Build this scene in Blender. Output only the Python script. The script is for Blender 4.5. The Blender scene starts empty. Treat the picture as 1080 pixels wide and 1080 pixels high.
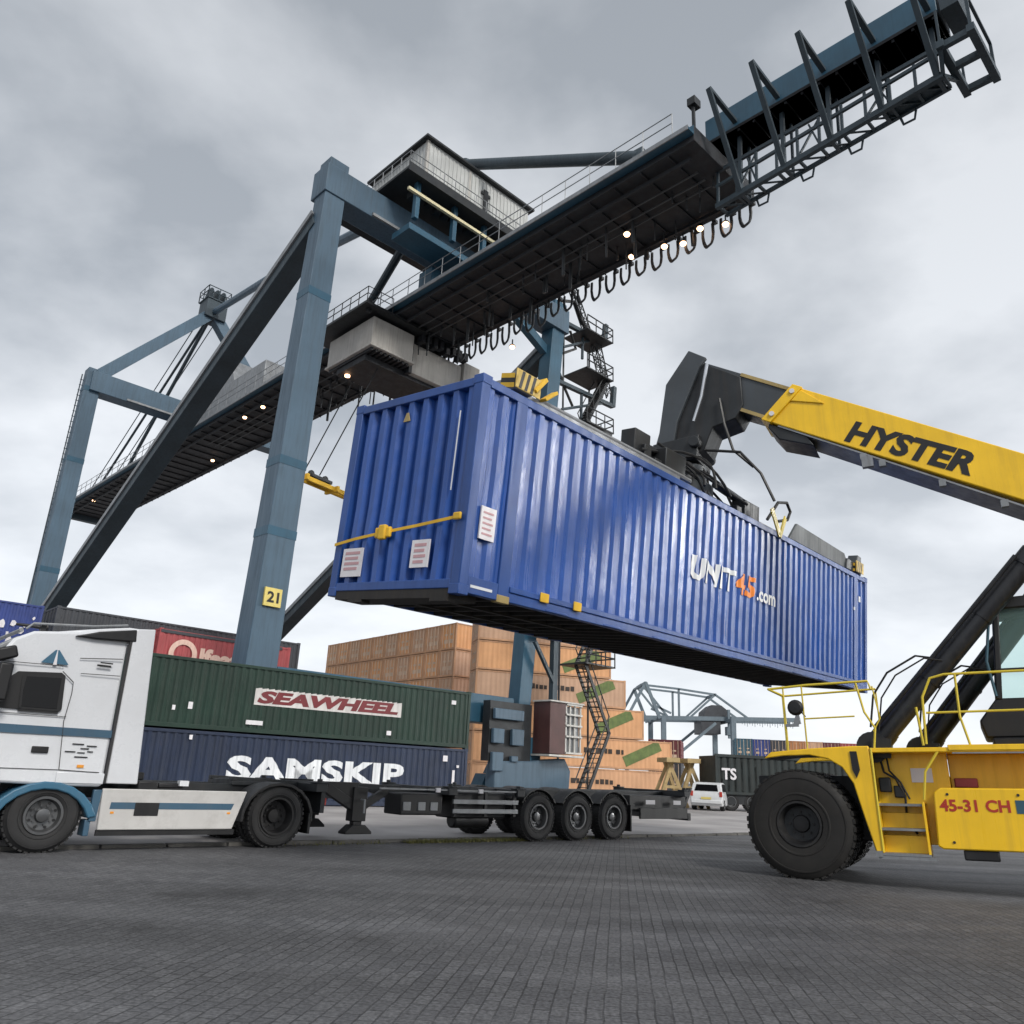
import bpy, bmesh, math, random
from mathutils import Matrix, Vector, noise as mnoise
random.seed(7)
R = math.radians
SC = bpy.context.scene
COL = SC.collection
PI = math.pi

# ------------------------------------------------------------------ materials
def _nodes(name):
    m = bpy.data.materials.new(name); m.use_nodes = True
    nt = m.node_tree; b = nt.nodes['Principled BSDF']
    return m, nt, b

def paint(name, col, rough=.45, metal=0.0, var=.25, dirt=.35, dirtcol=(.10, .085, .07), scale=1.2, streak=True, bump=.0, spec=.5, rust=0.0, rnd=0.0):
    """painted steel: tone variation, vertical dirt streaks, uneven gloss"""
    m, nt, b = _nodes(name); N = nt.nodes; Lk = nt.links
    tc = N.new('ShaderNodeTexCoord')
    n1 = N.new('ShaderNodeTexNoise'); n1.inputs['Scale'].default_value = scale; n1.inputs['Detail'].default_value = 6; n1.inputs['Roughness'].default_value = .6
    Lk.new(tc.outputs['Object'], n1.inputs['Vector'])
    r1 = N.new('ShaderNodeMapRange'); r1.inputs[1].default_value = .3; r1.inputs[2].default_value = .7
    r1.inputs[3].default_value = 1 - var; r1.inputs[4].default_value = 1 + var
    Lk.new(n1.outputs['Fac'], r1.inputs[0])
    mul = N.new('ShaderNodeVectorMath'); mul.operation = 'SCALE'
    mul.inputs[0].default_value = col[:3]; Lk.new(r1.outputs[0], mul.inputs['Scale'])
    mp = N.new('ShaderNodeMapping'); mp.inputs['Scale'].default_value = (6, 6, .35) if streak else (2, 2, 2)
    Lk.new(tc.outputs['Object'], mp.inputs['Vector'])
    n2 = N.new('ShaderNodeTexNoise'); n2.inputs['Scale'].default_value = 1.3; n2.inputs['Detail'].default_value = 8; n2.inputs['Roughness'].default_value = .7
    Lk.new(mp.outputs[0], n2.inputs['Vector'])
    r2 = N.new('ShaderNodeMapRange'); r2.inputs[1].default_value = .48; r2.inputs[2].default_value = .78; r2.inputs[4].default_value = dirt
    Lk.new(n2.outputs['Fac'], r2.inputs[0])
    mx = N.new('ShaderNodeMix'); mx.data_type = 'RGBA'
    Lk.new(r2.outputs[0], mx.inputs['Factor']); Lk.new(mul.outputs[0], mx.inputs['A']); mx.inputs['B'].default_value = (*dirtcol, 1)
    out = mx.outputs['Result']
    if rust > 0:
        n4 = N.new('ShaderNodeTexNoise'); n4.inputs['Scale'].default_value = 3.1; n4.inputs['Detail'].default_value = 10; n4.inputs['Roughness'].default_value = .75
        Lk.new(tc.outputs['Object'], n4.inputs['Vector'])
        r4 = N.new('ShaderNodeMapRange'); r4.inputs[1].default_value = .62; r4.inputs[2].default_value = .7; r4.inputs[4].default_value = rust
        Lk.new(n4.outputs['Fac'], r4.inputs[0])
        m4 = N.new('ShaderNodeMix'); m4.data_type = 'RGBA'
        Lk.new(r4.outputs[0], m4.inputs['Factor']); Lk.new(out, m4.inputs['A']); m4.inputs['B'].default_value = (.10, .045, .02, 1)
        out = m4.outputs['Result']
    if rnd > 0:
        oi = N.new('ShaderNodeObjectInfo'); r5 = N.new('ShaderNodeMapRange'); r5.inputs[3].default_value = 1-rnd; r5.inputs[4].default_value = 1+rnd
        Lk.new(oi.outputs['Random'], r5.inputs[0]); hs = N.new('ShaderNodeHueSaturation'); hs.inputs['Hue'].default_value = .5
        Lk.new(r5.outputs[0], hs.inputs['Value']); Lk.new(r5.outputs[0], hs.inputs['Saturation']); Lk.new(out, hs.inputs['Color']); out = hs.outputs['Color']
    Lk.new(out, b.inputs['Base Color'])
    r3 = N.new('ShaderNodeMapRange'); r3.inputs[1].default_value = .3; r3.inputs[2].default_value = .75; r3.inputs[3].default_value = max(.05, rough - .12); r3.inputs[4].default_value = min(1, rough + .2)
    Lk.new(n2.outputs['Fac'], r3.inputs[0]); Lk.new(r3.outputs[0], b.inputs['Roughness'])
    b.inputs['Metallic'].default_value = metal
    b.inputs['Specular IOR Level'].default_value = spec
    if bump > 0:
        n3 = N.new('ShaderNodeTexNoise'); n3.inputs['Scale'].default_value = 2.2; n3.inputs['Detail'].default_value = 3
        Lk.new(tc.outputs['Object'], n3.inputs['Vector'])
        bp = N.new('ShaderNodeBump'); bp.inputs['Strength'].default_value = bump; bp.inputs['Distance'].default_value = .05
        Lk.new(n3.outputs['Fac'], bp.inputs['Height']); Lk.new(bp.outputs[0], b.inputs['Normal'])
    return m

def rubber(name, col=(.018, .018, .019), dust=.3):
    m = paint(name, col, .75, 0, .3, dust, (.06, .055, .05), 5, False)
    return m

def glass(name, tint=(.02, .03, .035)):
    m, nt, b = _nodes(name)
    b.inputs['Base Color'].default_value = (*tint, 1); b.inputs['Roughness'].default_value = .06
    b.inputs['Specular IOR Level'].default_value = .25
    n = nt.nodes.new('ShaderNodeTexNoise'); n.inputs['Scale'].default_value = 1.5
    bp = nt.nodes.new('ShaderNodeBump'); bp.inputs['Strength'].default_value = .03
    nt.links.new(n.outputs['Fac'], bp.inputs['Height']); nt.links.new(bp.outputs[0], b.inputs['Normal'])
    return m

def clear_glass(name, tint=(.55, .85, .80)):
    m, nt, b = _nodes(name)
    b.inputs['Base Color'].default_value = (*tint, 1); b.inputs['Roughness'].default_value = .03
    b.inputs['Transmission Weight'].default_value = .85; b.inputs['IOR'].default_value = 1.1
    return m

def lampmat(name, col, s):
    m, nt, b = _nodes(name)
    b.inputs['Emission Color'].default_value = (*col, 1); b.inputs['Emission Strength'].default_value = s
    return m

M = {}
M['blue_box'] = paint('blue_container_paint', (.013, .072, .31), .31, 0, .20, .4, (.02, .035, .09), .9, True, .3, rust=.12)
M['blue_frame'] = paint('blue_container_frame_paint', (.016, .064, .25), .45, 0, .2, .3, (.05, .05, .06), 1.2)
M['under'] = paint('container_underside_steel', (.020, .018, .017), .8, 0, .3, .4)
M['cream'] = paint('corner_casting_paint', (.35, .26, .10), .6, 0, .3, .5)
M['strap'] = paint('yellow_strap_webbing', (.70, .42, .03), .7, 0, .25, .3, streak=False)
M['hazard'] = paint('worn_hazard_yellow', (.62, .44, .12), .6, 0, .25, .5, (.12, .09, .05), 4, False)
M['white'] = paint('white_lettering', (.72, .74, .76), .5, 0, .12, .25, (.25, .27, .3))
M['board'] = paint('weathered_name_board', (.60, .58, .56), .6, 0, .15, .55, (.25, .22, .2), 1.5)
M['placard'] = paint('placard_vinyl', (.70, .68, .70), .4, 0, .08, .15, (.35, .3, .3))
M['pale'] = paint('faded_cream_lettering', (.66, .46, .38), .6, 0, .15, .4, (.4, .15, .12))
M['orange'] = paint('orange_lettering', (.80, .23, .02), .5, 0, .1, .15)
M['sea_text'] = paint('dark_red_lettering', (.16, .02, .025), .5, 0, .2, .2)
M['red_text'] = paint('red_lettering', (.42, .03, .015), .5, 0, .1, .1)
M['pink_print'] = paint('placard_print', (.52, .30, .32), .5, 0, .1, .1)
M['green_box'] = paint('green_container_paint', (.007, .027, .017), .5, 0, .25, .35, (.03, .03, .025), .8, True, .3, rust=.3)
M['navy_box'] = paint('navy_container_paint', (.012, .022, .052), .5, 0, .25, .35, (.04, .045, .05), .8, True, .3, rust=.25)
M['red_box'] = paint('faded_red_container_paint', (.34, .06, .065), .55, 0, .2, .35, (.32, .14, .13), .8, True, .2)
M['grey_box'] = paint('dark_grey_container_paint', (.040, .044, .052), .55, 0, .25, .3, (.07, .06, .06), .8, True, .2)
M['blue_box2'] = paint('old_blue_container_paint', (.026, .048, .20), .55, 0, .25, .3, (.08, .09, .14), .8, True, .2)
M['tan_box'] = paint('tan_container_paint', (.64, .36, .20), .6, 0, .12, .35, (.38, .20, .11), .6, True, .1, rnd=.16)
M['gear'] = paint('pale_door_gear', (.56, .42, .31), .6, 0, .15, .3)
M['tan_dark'] = paint('tan_container_frame_paint', (.52, .29, .16), .6, 0, .25, .4, (.20, .10, .06), .8)
M['peel'] = paint('faded_green_label', (.12, .17, .05), .6, 0, .3, .3, (.30, .24, .12), 2)
M['darktext'] = paint('black_stencil_lettering', (.035, .025, .02), .6, 0, .3, .3)
M['maroon_box'] = paint('maroon_container_paint', (.13, .028, .035), .55, 0, .2, .3)
M['teal_box'] = paint('teal_container_paint', (.03, .09, .13), .55, 0, .2, .3)
M['orange_box'] = paint('orange_container_paint', (.42, .18, .07), .55, 0, .2, .3)
M['dgreen_box'] = paint('dark_wagon_paint', (.018, .026, .026), .6, 0, .3, .3)
M['crane'] = paint('crane_blue_paint', (.060, .106, .152), .5, 0, .16, .6, (.035, .05, .06), .35, True)
M['crane2'] = paint('crane_teal_paint', (.022, .080, .130), .45, 0, .2, .35, (.03, .05, .06), .5, True)
M['crane_dark'] = paint('crane_dark_paint', (.030, .048, .062), .55, 0, .25, .35, (.03, .03, .03), .5, True)
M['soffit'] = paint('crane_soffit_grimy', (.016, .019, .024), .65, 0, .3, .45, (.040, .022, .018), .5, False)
M['house'] = paint('machine_house_cladding', (.46, .47, .46), .55, 0, .1, .35, (.25, .24, .22), .7, True)
M['trolley'] = paint('trolley_cladding', (.40, .385, .36), .6, 0, .15, .5, (.14, .12, .10), .8, True)
M['steel_dark'] = paint('dark_steel', (.022, .025, .028), .5, .3, .3, .4, (.06, .05, .045), 2)
M['steel_grey'] = paint('galvanised_steel', (.25, .26, .27), .5, .5, .2, .4, (.12, .11, .1), 2)
M['steel_mid'] = paint('weathered_grey_steel', (.10, .11, .115), .6, .2, .2, .4, (.06, .055, .05), 2)
M['chrome'] = paint('chromed_rod', (.55, .56, .58), .2, .9, .1, .1)
M['sign_y'] = paint('sign_yellow', (.68, .55, .16), .5, 0, .08, .2)
M['tray'] = paint('cable_tray_cream', (.62, .56, .36), .5, 0, .1, .3)
M['black'] = paint('black_plastic', (.007, .007, .008), .5, 0, .2, .25, (.05, .05, .05), 3)
M['truck_w'] = paint('truck_white_paint', (.64, .655, .68), .28, 0, .05, .14, (.36, .35, .34), .8, False, .05)
M['skirt'] = paint('grimy_skirt_white', (.50, .49, .475), .4, 0, .1, .4, (.2, .19, .17), 1.2, False)
M['truck_b'] = paint('truck_blue_paint', (.04, .13, .21), .35, 0, .12, .25, (.12, .13, .14), 1)
M['truck_db'] = paint('truck_dark_blue_paint', (.045, .10, .155), .35, 0, .12, .25, (.10, .11, .12), 1)
M['gap'] = paint('shut_line_rubber', (.03, .03, .032), .7)
M['rubber'] = rubber('tyre_rubber')
M['rubber2'] = rubber('large_tyre_rubber', (.011, .010, .009), .25)
M['rim'] = paint('wheel_rim_alloy', (.13, .133, .137), .35, .7, .2, .4, (.12, .11, .1), 4, False)
M['rim_d'] = paint('dark_wheel_rim', (.016, .016, .017), .6, .3, .3, .5, (.08, .075, .07), 4, False)
M['yellow'] = paint('machine_yellow_paint', (.90, .545, .013), .33, 0, .10, .32, (.28, .17, .04), 1.0, True, .08, rust=.10)
M['rail_y'] = paint('handrail_yellow_paint', (.68, .52, .04), .4, 0, .1, .2, (.3, .24, .08), 2)
M['boom_in'] = paint('boom_grey_paint', (.042, .050, .058), .45, 0, .2, .3, (.06, .055, .05), 1)
M['hyd'] = paint('cylinder_black_paint', (.016, .017, .020), .38, .2, .25, .3, (.06, .06, .06), 2)
M['hose'] = paint('hydraulic_hose', (.012, .012, .012), .5, 0, .2, .2)
M['cabglass'] = clear_glass('tinted_cab_glass')
M['winglass'] = glass('dark_window_glass', (.006, .006, .007))
M['van_w'] = paint('van_white_paint', (.62, .63, .64), .3, 0, .06, .25, (.3, .3, .29), 2)
M['cabin_red'] = paint('cabin_brown_red_paint', (.075, .030, .028), .55, 0, .2, .4)
M['cage'] = paint('cage_white_paint', (.50, .49, .46), .55, 0, .15, .4)
M['wood'] = paint('trestle_timber', (.45, .33, .16), .7, 0, .2, .3, (.2, .13, .07), 3, False)
M['loop'] = paint('festoon_cable', (.05, .055, .06), .5, 0, .2, .3)
M['lamp'] = lampmat('lit_lamp', (1, .58, .32), 5)
M['lampw'] = lampmat('lit_lamp_white', (1, .93, .84), 9)
M['tail'] = paint('orange_reflector', (.75, .30, .03), .3, 0, .1, .1)
M['far'] = paint('far_crane_paint', (.13, .17, .20), .6, 0, .15, .2)

# ------------------------------------------------------------------ mesh builder
class MB:
    def __init__(s): s.v = []; s.f = []; s.m = []; s.mi = 0
    def mat(s, i): s.mi = i; return s
    def add(s, v, f):
        o = len(s.v); s.v += [tuple(p) for p in v]
        for q in f: s.f.append([o + i for i in q]); s.m.append(s.mi)
        return s
    def box(s, x0, x1, y0, y1, z0, z1):
        v = [(x0,y0,z0),(x1,y0,z0),(x1,y1,z0),(x0,y1,z0),(x0,y0,z1),(x1,y0,z1),(x1,y1,z1),(x0,y1,z1)]
        return s.add(v, [(3,2,1,0),(4,5,6,7),(0,1,5,4),(1,2,6,5),(2,3,7,6),(3,0,4,7)])
    def bar(s, p, q, w, h=None, up=(0,0,1)):
        """box beam from p to q, w wide (across), h high (along up)"""
        p = Vector(p); q = Vector(q); h = w if h is None else h
        d = (q-p).normalized(); u = Vector(up)
        if abs(d.dot(u)) > .98: u = Vector((0,1,0)) if abs(d.y) < .9 else Vector((1,0,0))
        a = d.cross(u).normalized(); b = a.cross(d).normalized()
        v = []
        for c in (p, q):
            for i, j in ((-1,-1),(1,-1),(1,1),(-1,1)): v.append(c + a*(w/2*i) + b*(h/2*j))
        return s.add(v, [(3,2,1,0),(4,5,6,7),(0,1,5,4),(1,2,6,5),(2,3,7,6),(3,0,4,7)])
    def tube(s, pts, r, n=8, cap=True):
        pts = [Vector(p) for p in pts]; rings = []; pa = None
        for i, p in enumerate(pts):
            d = (pts[min(i+1, len(pts)-1)] - pts[max(i-1, 0)]).normalized()
            if pa is None:
                u = Vector((0,0,1)) if abs(d.z) < .9 else Vector((1,0,0)); a = d.cross(u).normalized()
            else:
                a = (pa - d*pa.dot(d)).normalized()
            pa = a; b = d.cross(a)
            rr = r[i] if isinstance(r, (list, tuple)) else r
            rings.append([p + a*(rr*math.cos(2*PI*k/n)) + b*(rr*math.sin(2*PI*k/n)) for k in range(n)])
        v = [x for g in rings for x in g]; f = []
        for i in range(len(pts)-1):
            for k in range(n): f.append((i*n+k, i*n+(k+1) % n, (i+1)*n+(k+1) % n, (i+1)*n+k))
        if cap: f.append(tuple(range(n-1, -1, -1))); f.append(tuple((len(pts)-1)*n+k for k in range(n)))
        return s.add(v, f)
    def prism(s, poly, t0, t1, axis='y'):
        """2-D outline (x,z) for axis y, (y,z) for axis x, (x,y) for axis z, pushed from t0 to t1"""
        def mk(a, b, t): return (a, t, b) if axis == 'y' else ((t, a, b) if axis == 'x' else (a, b, t))
        n = len(poly); v = [mk(a, b, t0) for a, b in poly] + [mk(a, b, t1) for a, b in poly]
        f = [tuple(range(n)), tuple(range(2*n-1, n-1, -1))] + [(i, (i+1) % n, n+(i+1) % n, n+i) for i in range(n)]
        return s.add(v, f)
    def lathe(s, prof, c, axis='y', n=32, close=False):
        """profile of (radius, offset along axis)"""
        v = []; f = []; k = len(prof)
        for i in range(n):
            a = 2*PI*i/n
            for r, t in prof:
                p = (r*math.cos(a), r*math.sin(a))
                v.append((c[0]+p[0], c[1]+t, c[2]+p[1]) if axis == 'y' else ((c[0]+t, c[1]+p[0], c[2]+p[1]) if axis == 'x' else (c[0]+p[0], c[1]+p[1], c[2]+t)))
        for i in range(n):
            j = (i+1) % n
            for q in range(k-1): f.append((i*k+q, i*k+q+1, j*k+q+1, j*k+q))
            if close: f.append((i*k+k-1, i*k, j*k, j*k+k-1))
        return s.add(v, f)
    def mesh(s, name, mats, smooth=35):
        me = bpy.data.meshes.new(name); me.from_pydata(s.v, [], s.f)
        for m in (mats if isinstance(mats, (list, tuple)) else [mats]): me.materials.append(m)
        me.polygons.foreach_set('material_index', s.m)
        bm = bmesh.new(); bm.from_mesh(me); bmesh.ops.recalc_face_normals(bm, faces=bm.faces); bm.to_mesh(me); bm.free()
        if smooth:
            me.polygons.foreach_set('use_smooth', [True]*len(me.polygons)); me.set_sharp_from_angle(angle=R(smooth))
        me.update(); return me
    def build(s, name, mats, parent=None, bevel=0, smooth=35, label=None):
        o = bpy.data.objects.new(name, s.mesh(name, mats, smooth)); COL.objects.link(o)
        if parent: o.parent = parent
        if label: o['label'] = label
        if bevel:
            b = o.modifiers.new('bevel', 'BEVEL'); b.width = bevel; b.segments = 2; b.limit_method = 'ANGLE'; b.angle_limit = R(40)
        return o

def build_each(mb, name, mats, parent=None, bevel=0, smooth=35):
    """one object per loose piece"""
    par = list(range(len(mb.v)))
    def find(i):
        while par[i] != i: par[i] = par[par[i]]; i = par[i]
        return i
    for f in mb.f:
        for q in f[1:]: par[find(q)] = find(f[0])
    groups = {}
    for f, mi in zip(mb.f, mb.m): groups.setdefault(find(f[0]), []).append((f, mi))
    out = []
    for g in groups.values():
        m = MB(); ids = sorted({q for f, _ in g for q in f}); ix = {q: k for k, q in enumerate(ids)}
        m.v = [mb.v[q] for q in ids]; m.f = [[ix[q] for q in f] for f, _ in g]; m.m = [mi for _, mi in g]
        out.append(m.build(name, mats, parent, bevel, smooth))
    return out

def link_mesh(name, me, parent=None):
    o = bpy.data.objects.new(name, me); COL.objects.link(o); o.parent = parent; return o
def tag(o, label, cat, group=None):
    o['label'] = label; o['category'] = cat
    if group: o['group'] = group
    return o
def thing(name, label, cat, mat=Matrix(), group=None):
    o = bpy.data.objects.new(name, None); o.empty_display_size = .3; COL.objects.link(o); o.matrix_world = mat
    return tag(o, label, cat, group)
def copy_tree(o, mat, label=None):
    c = o.copy(); COL.objects.link(c); c.matrix_world = mat
    if label: c['label'] = label
    for ch in [q for q in bpy.data.objects if q.parent == o]:
        d = ch.copy(); COL.objects.link(d); d.parent = c
        for g in [q for q in bpy.data.objects if q.parent == ch]:
            e = g.copy(); COL.objects.link(e); e.parent = d
    return c
def basis(o, x, y, z):
    m = Matrix.Identity(4)
    for i, a in enumerate((x, y, z)):
        for j in range(3): m[j][i] = a[j]
    m.translation = Vector(o); return m
def azm(o, az):   # local x = horizontal heading az (degrees from +Y towards +X), local y = left of it
    a = R(az); return basis(o, (math.sin(a), math.cos(a), 0), (-math.cos(a), math.sin(a), 0), (0, 0, 1))

def lettering(txt, h, x, z, y=-.006, width=None, bold=.0, shear=0.0, depth_fn=None, cuts=None, slope=0.0):
    """flat letters in the local xz plane (facing -y); returns MB"""
    cu = bpy.data.curves.new('letters', 'FONT'); cu.body = txt; cu.size = 1; cu.offset = bold; cu.shear = shear; cu.resolution_u = 3
    ob = bpy.data.objects.new('letters', cu); COL.objects.link(ob)
    dg = bpy.context.evaluated_depsgraph_get(); me = ob.evaluated_get(dg).to_mesh()
    vs = [v.co.copy() for v in me.vertices]; fs = [tuple(p.vertices) for p in me.polygons]
    ob.evaluated_get(dg).to_mesh_clear(); bpy.data.objects.remove(ob); bpy.data.curves.remove(cu)
    x0 = min(v.x for v in vs); x1 = max(v.x for v in vs); y0 = min(v.y for v in vs); y1 = max(v.y for v in vs)
    sy = h/(y1-y0); sx = width/(x1-x0) if width else sy
    P = [((v.x-x0)*sx + x, (v.y-y0)*sy + z) for v in vs]
    mb = MB()
    if cuts:
        bm = bmesh.new(); bv = [bm.verts.new((a, 0, b)) for a, b in P]
        for f in fs:
            try: bm.faces.new([bv[i] for i in f])
            except ValueError: pass
        lo = min(a for a, b in P); hi = max(a for a, b in P)
        for c in cuts:
            if lo < c < hi: bmesh.ops.bisect_plane(bm, geom=bm.verts[:]+bm.edges[:]+bm.faces[:], plane_co=(c, 0, 0), plane_no=(1, 0, 0))
        bm.verts.index_update()
        mb.add([(v.co.x, y + depth_fn(v.co.x), v.co.z + slope*(v.co.x-x)) for v in bm.verts], [[v.index for v in f.verts] for f in bm.faces]); bm.free()
    else:
        mb.add([(a, y, b + slope*(a-x)) for a, b in P], fs)
    return mb

# ------------------------------------------------------------------ wheels
def tyre_profile(r, w, rr):
    q = r-rr
    return [(rr, .03), (rr+.03, 0.0), (rr+q*.22, -.008), (rr+q*.24, -.018), (rr+q*.28, -.018), (rr+q*.30, -.010), (rr+q*.55, -.02), (rr+q*.74, -.008), (rr+q*.75, -.018), (rr+q*.79, -.015), (rr+q*.80, -.002), (r-.03, .02), (r, .055), (r, w-.055), (r-.03, w-.02), (rr+(r-rr)*.55, w+.015), (rr+.03, w), (rr, w-.03)]
def wheel(parent, c, r, w, rr, dish, rimmat, tyremat, bolts=10, n=40, name='wheel', outer=-1, big=False):
    """tyre (part) with its rim (sub-part); the seen face lies at y = c.y, the tyre runs to c.y + w"""
    mb = MB(); pr = tyre_profile(r, w, rr)
    mb.lathe(pr, c, 'y', n)
    k = n if not big else 44
    for i in range(k):      # shoulder tread blocks
        a = 2*PI*(i+.5)/k; 
        for s0, s1 in ((.03, w*.36), (w*.64, w-.03)):
            d = Vector((math.cos(a), 0, math.sin(a))); t = Vector((-math.sin(a), 0, math.cos(a))); ww = 2*PI*r/k*.62
            o = Vector(c) + d*(r-.012)
            v = []
            for y in (s0, s1):
                for q, e in ((-1, 0), (1, 0), (1, 1), (-1, 1)): v.append(o + t*(q*ww/2) + d*(e*.03*(1.0 if big else .8)) + Vector((0, y, 0)))
            mb.add(v, [(3,2,1,0),(4,5,6,7),(0,1,5,4),(1,2,6,5),(2,3,7,6),(3,0,4,7)])
    t = mb.build(name, tyremat, parent)
    rb = MB()
    rb.lathe([(rr+.012, .02), (rr+.012, -.012), (rr-.02, -.012), (rr-.035, .03), (rr*.80, dish), (rr*.42, dish+.01), (rr*.36, dish-.05), (rr*.2, dish-.06), (.001, dish-.06)], c, 'y', n)
    for i in range(bolts):
        a = 2*PI*i/bolts; p = Vector(c) + Vector((math.cos(a)*rr*.55, dish, math.sin(a)*rr*.55))
        rb.tube([p, p + Vector((0, -.03, 0))], rr*.055, 6)
    for i in range(8 if bolts > 8 else 0):   # hand holes
        a = 2*PI*(i+.5)/8; p = Vector(c) + Vector((math.cos(a)*rr*.70, dish+.004, math.sin(a)*rr*.70))
        rb.mat(1).tube([p, p + Vector((0, -.012, 0))], rr*.085, 8); rb.mat(0)
    rb.build('rim', [rimmat, M['black']], t)
    return t

# ------------------------------------------------------------------ containers
def corr(x, pitch, depth, x0=0.0):
    """trapezoid: 0 on the outer flats, depth on the inner ones"""
    t = ((x-x0)/pitch) % 1.0
    if t < .34: return 0.0
    if t < .5: return depth*(t-.34)/.16
    if t < .84: return depth
    return depth*(1-(t-.84)/.16)
def corr_cuts(a, b, pitch, x0=0.0):
    out = [a]; k = math.floor((a-x0)/pitch)-1
    while x0+k*pitch < b:
        for t in (0, .34, .5, .84):
            c = x0+(k+t)*pitch
            if a+1e-4 < c < b-1e-4: out.append(c)
        k += 1
    return out+[b]
def corr_panel(mb, a, b, z0, z1, put, pitch, depth, base=.02, zs=None, dent=0.0, seed=0):
    cs = corr_cuts(a, b, pitch, a); zs = zs or [z0, z1]
    v = []
    for z in zs:
        for c in cs:
            d = base+corr(c, pitch, depth, a)
            if dent and z0 < z < z1: d += dent*mnoise.noise((c*.9+seed, z*1.1, seed*3.1))
            v.append(put(c, d, z))
    n = len(cs); f = []
    for j in range(len(zs)-1):
        for i in range(n-1): f.append((j*n+i, j*n+i+1, (j+1)*n+i+1, (j+1)*n+i))
    mb.add(v, f)
def castings(mb, L, W, H, s=.17):
    for x in (0, L-s):
        for y in (0, W-s):
            for z in (-.012, H-.12): mb.box(x-.006, x+s+.006, y-.006, y+s+.006, z, z+.132)

def container(root, L, W, H, wall, frame, end='doors', pitch=.29, depth=.045, both=True, dent=.01, seed=0, post=.13):
    """a freight box from (0,0,0) to (L,W,H); side y=0 and end x=0 carry the detail"""
    mb = MB(); zr = [.16 + (H-.28)*i/6 for i in range(7)]
    corr_panel(mb, post, L-post, .16, H-.12, lambda c, d, z: (c, d, z), pitch, depth, zs=zr, dent=dent, seed=seed)
    corr_panel(mb, post, L-post, .16, H-.12, lambda c, d, z: (c, W-d, z), pitch, depth)
    mb.add([(post, .06, H-.03), (L-post, .06, H-.03), (L-post, W-.06, H-.03), (post, W-.06, H-.03)], [(0,1,2,3)])
    if end != 'doors':
        corr_panel(mb, post, W-post, .16, H-.12, lambda c, d, z: (d, c, z), pitch, depth*1.3, zs=zr, dent=dent, seed=seed+5)
    corr_panel(mb, post, W-post, .16, H-.12, lambda c, d, z: (L-d, c, z), pitch, depth*1.2)
    mb.build('wall', wall, root, smooth=20)
    fb = MB()
    for x in (0, L-post):
        for y in (0, W-post): fb.box(x, x+post, y, y+post, .1, H-.1)
    for y in (0, W-.11):
        fb.box(post, L-post, y, y+.11, 0.02, .16); fb.box(post, L-post, y, y+.09, H-.12, H-.02)
    for x in (0, L-.11):
        fb.box(x, x+.11, post, W-post, .02, .16); fb.box(x, x+.11, post, W-post, H-.12, H-.02)
    castings(fb, L, W, H)
    fb.build('frame', frame, root, bevel=.008)
    ub = MB(); ub.box(.11, L-.11, .11, W-.11, .10, .14)
    k = int(L/.4)
    for i in range(k): ub.box(.3+i*(L-.7)/k, .36+i*(L-.7)/k, .11, W-.11, .03, .10)
    ub.build('floor', M['under'], root)
    if end == 'doors':
        for s in (0, 1):
            a = post+.01+s*(W/2-post); b = a+W/2-post-.02
            db = MB(); db.box(.03, .07, a, b, .17, H-.13)
            for z in (.35, .95, 1.55, 2.1): 
                if z < H-.3: db.box(.015, .03, a+.06, b-.06, z, z+.36)
            for q in (.25, .72):
                yy = a+(b-a)*q; db.tube([(-.02, yy, .12), (-.02, yy, H-.1)], .022, 6)
                for z in (.2, .9, 1.7, H-.3): db.box(-.03, .02, yy-.04, yy+.04, z, z+.06)
            db.build('door', [wall], root, smooth=30)

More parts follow.
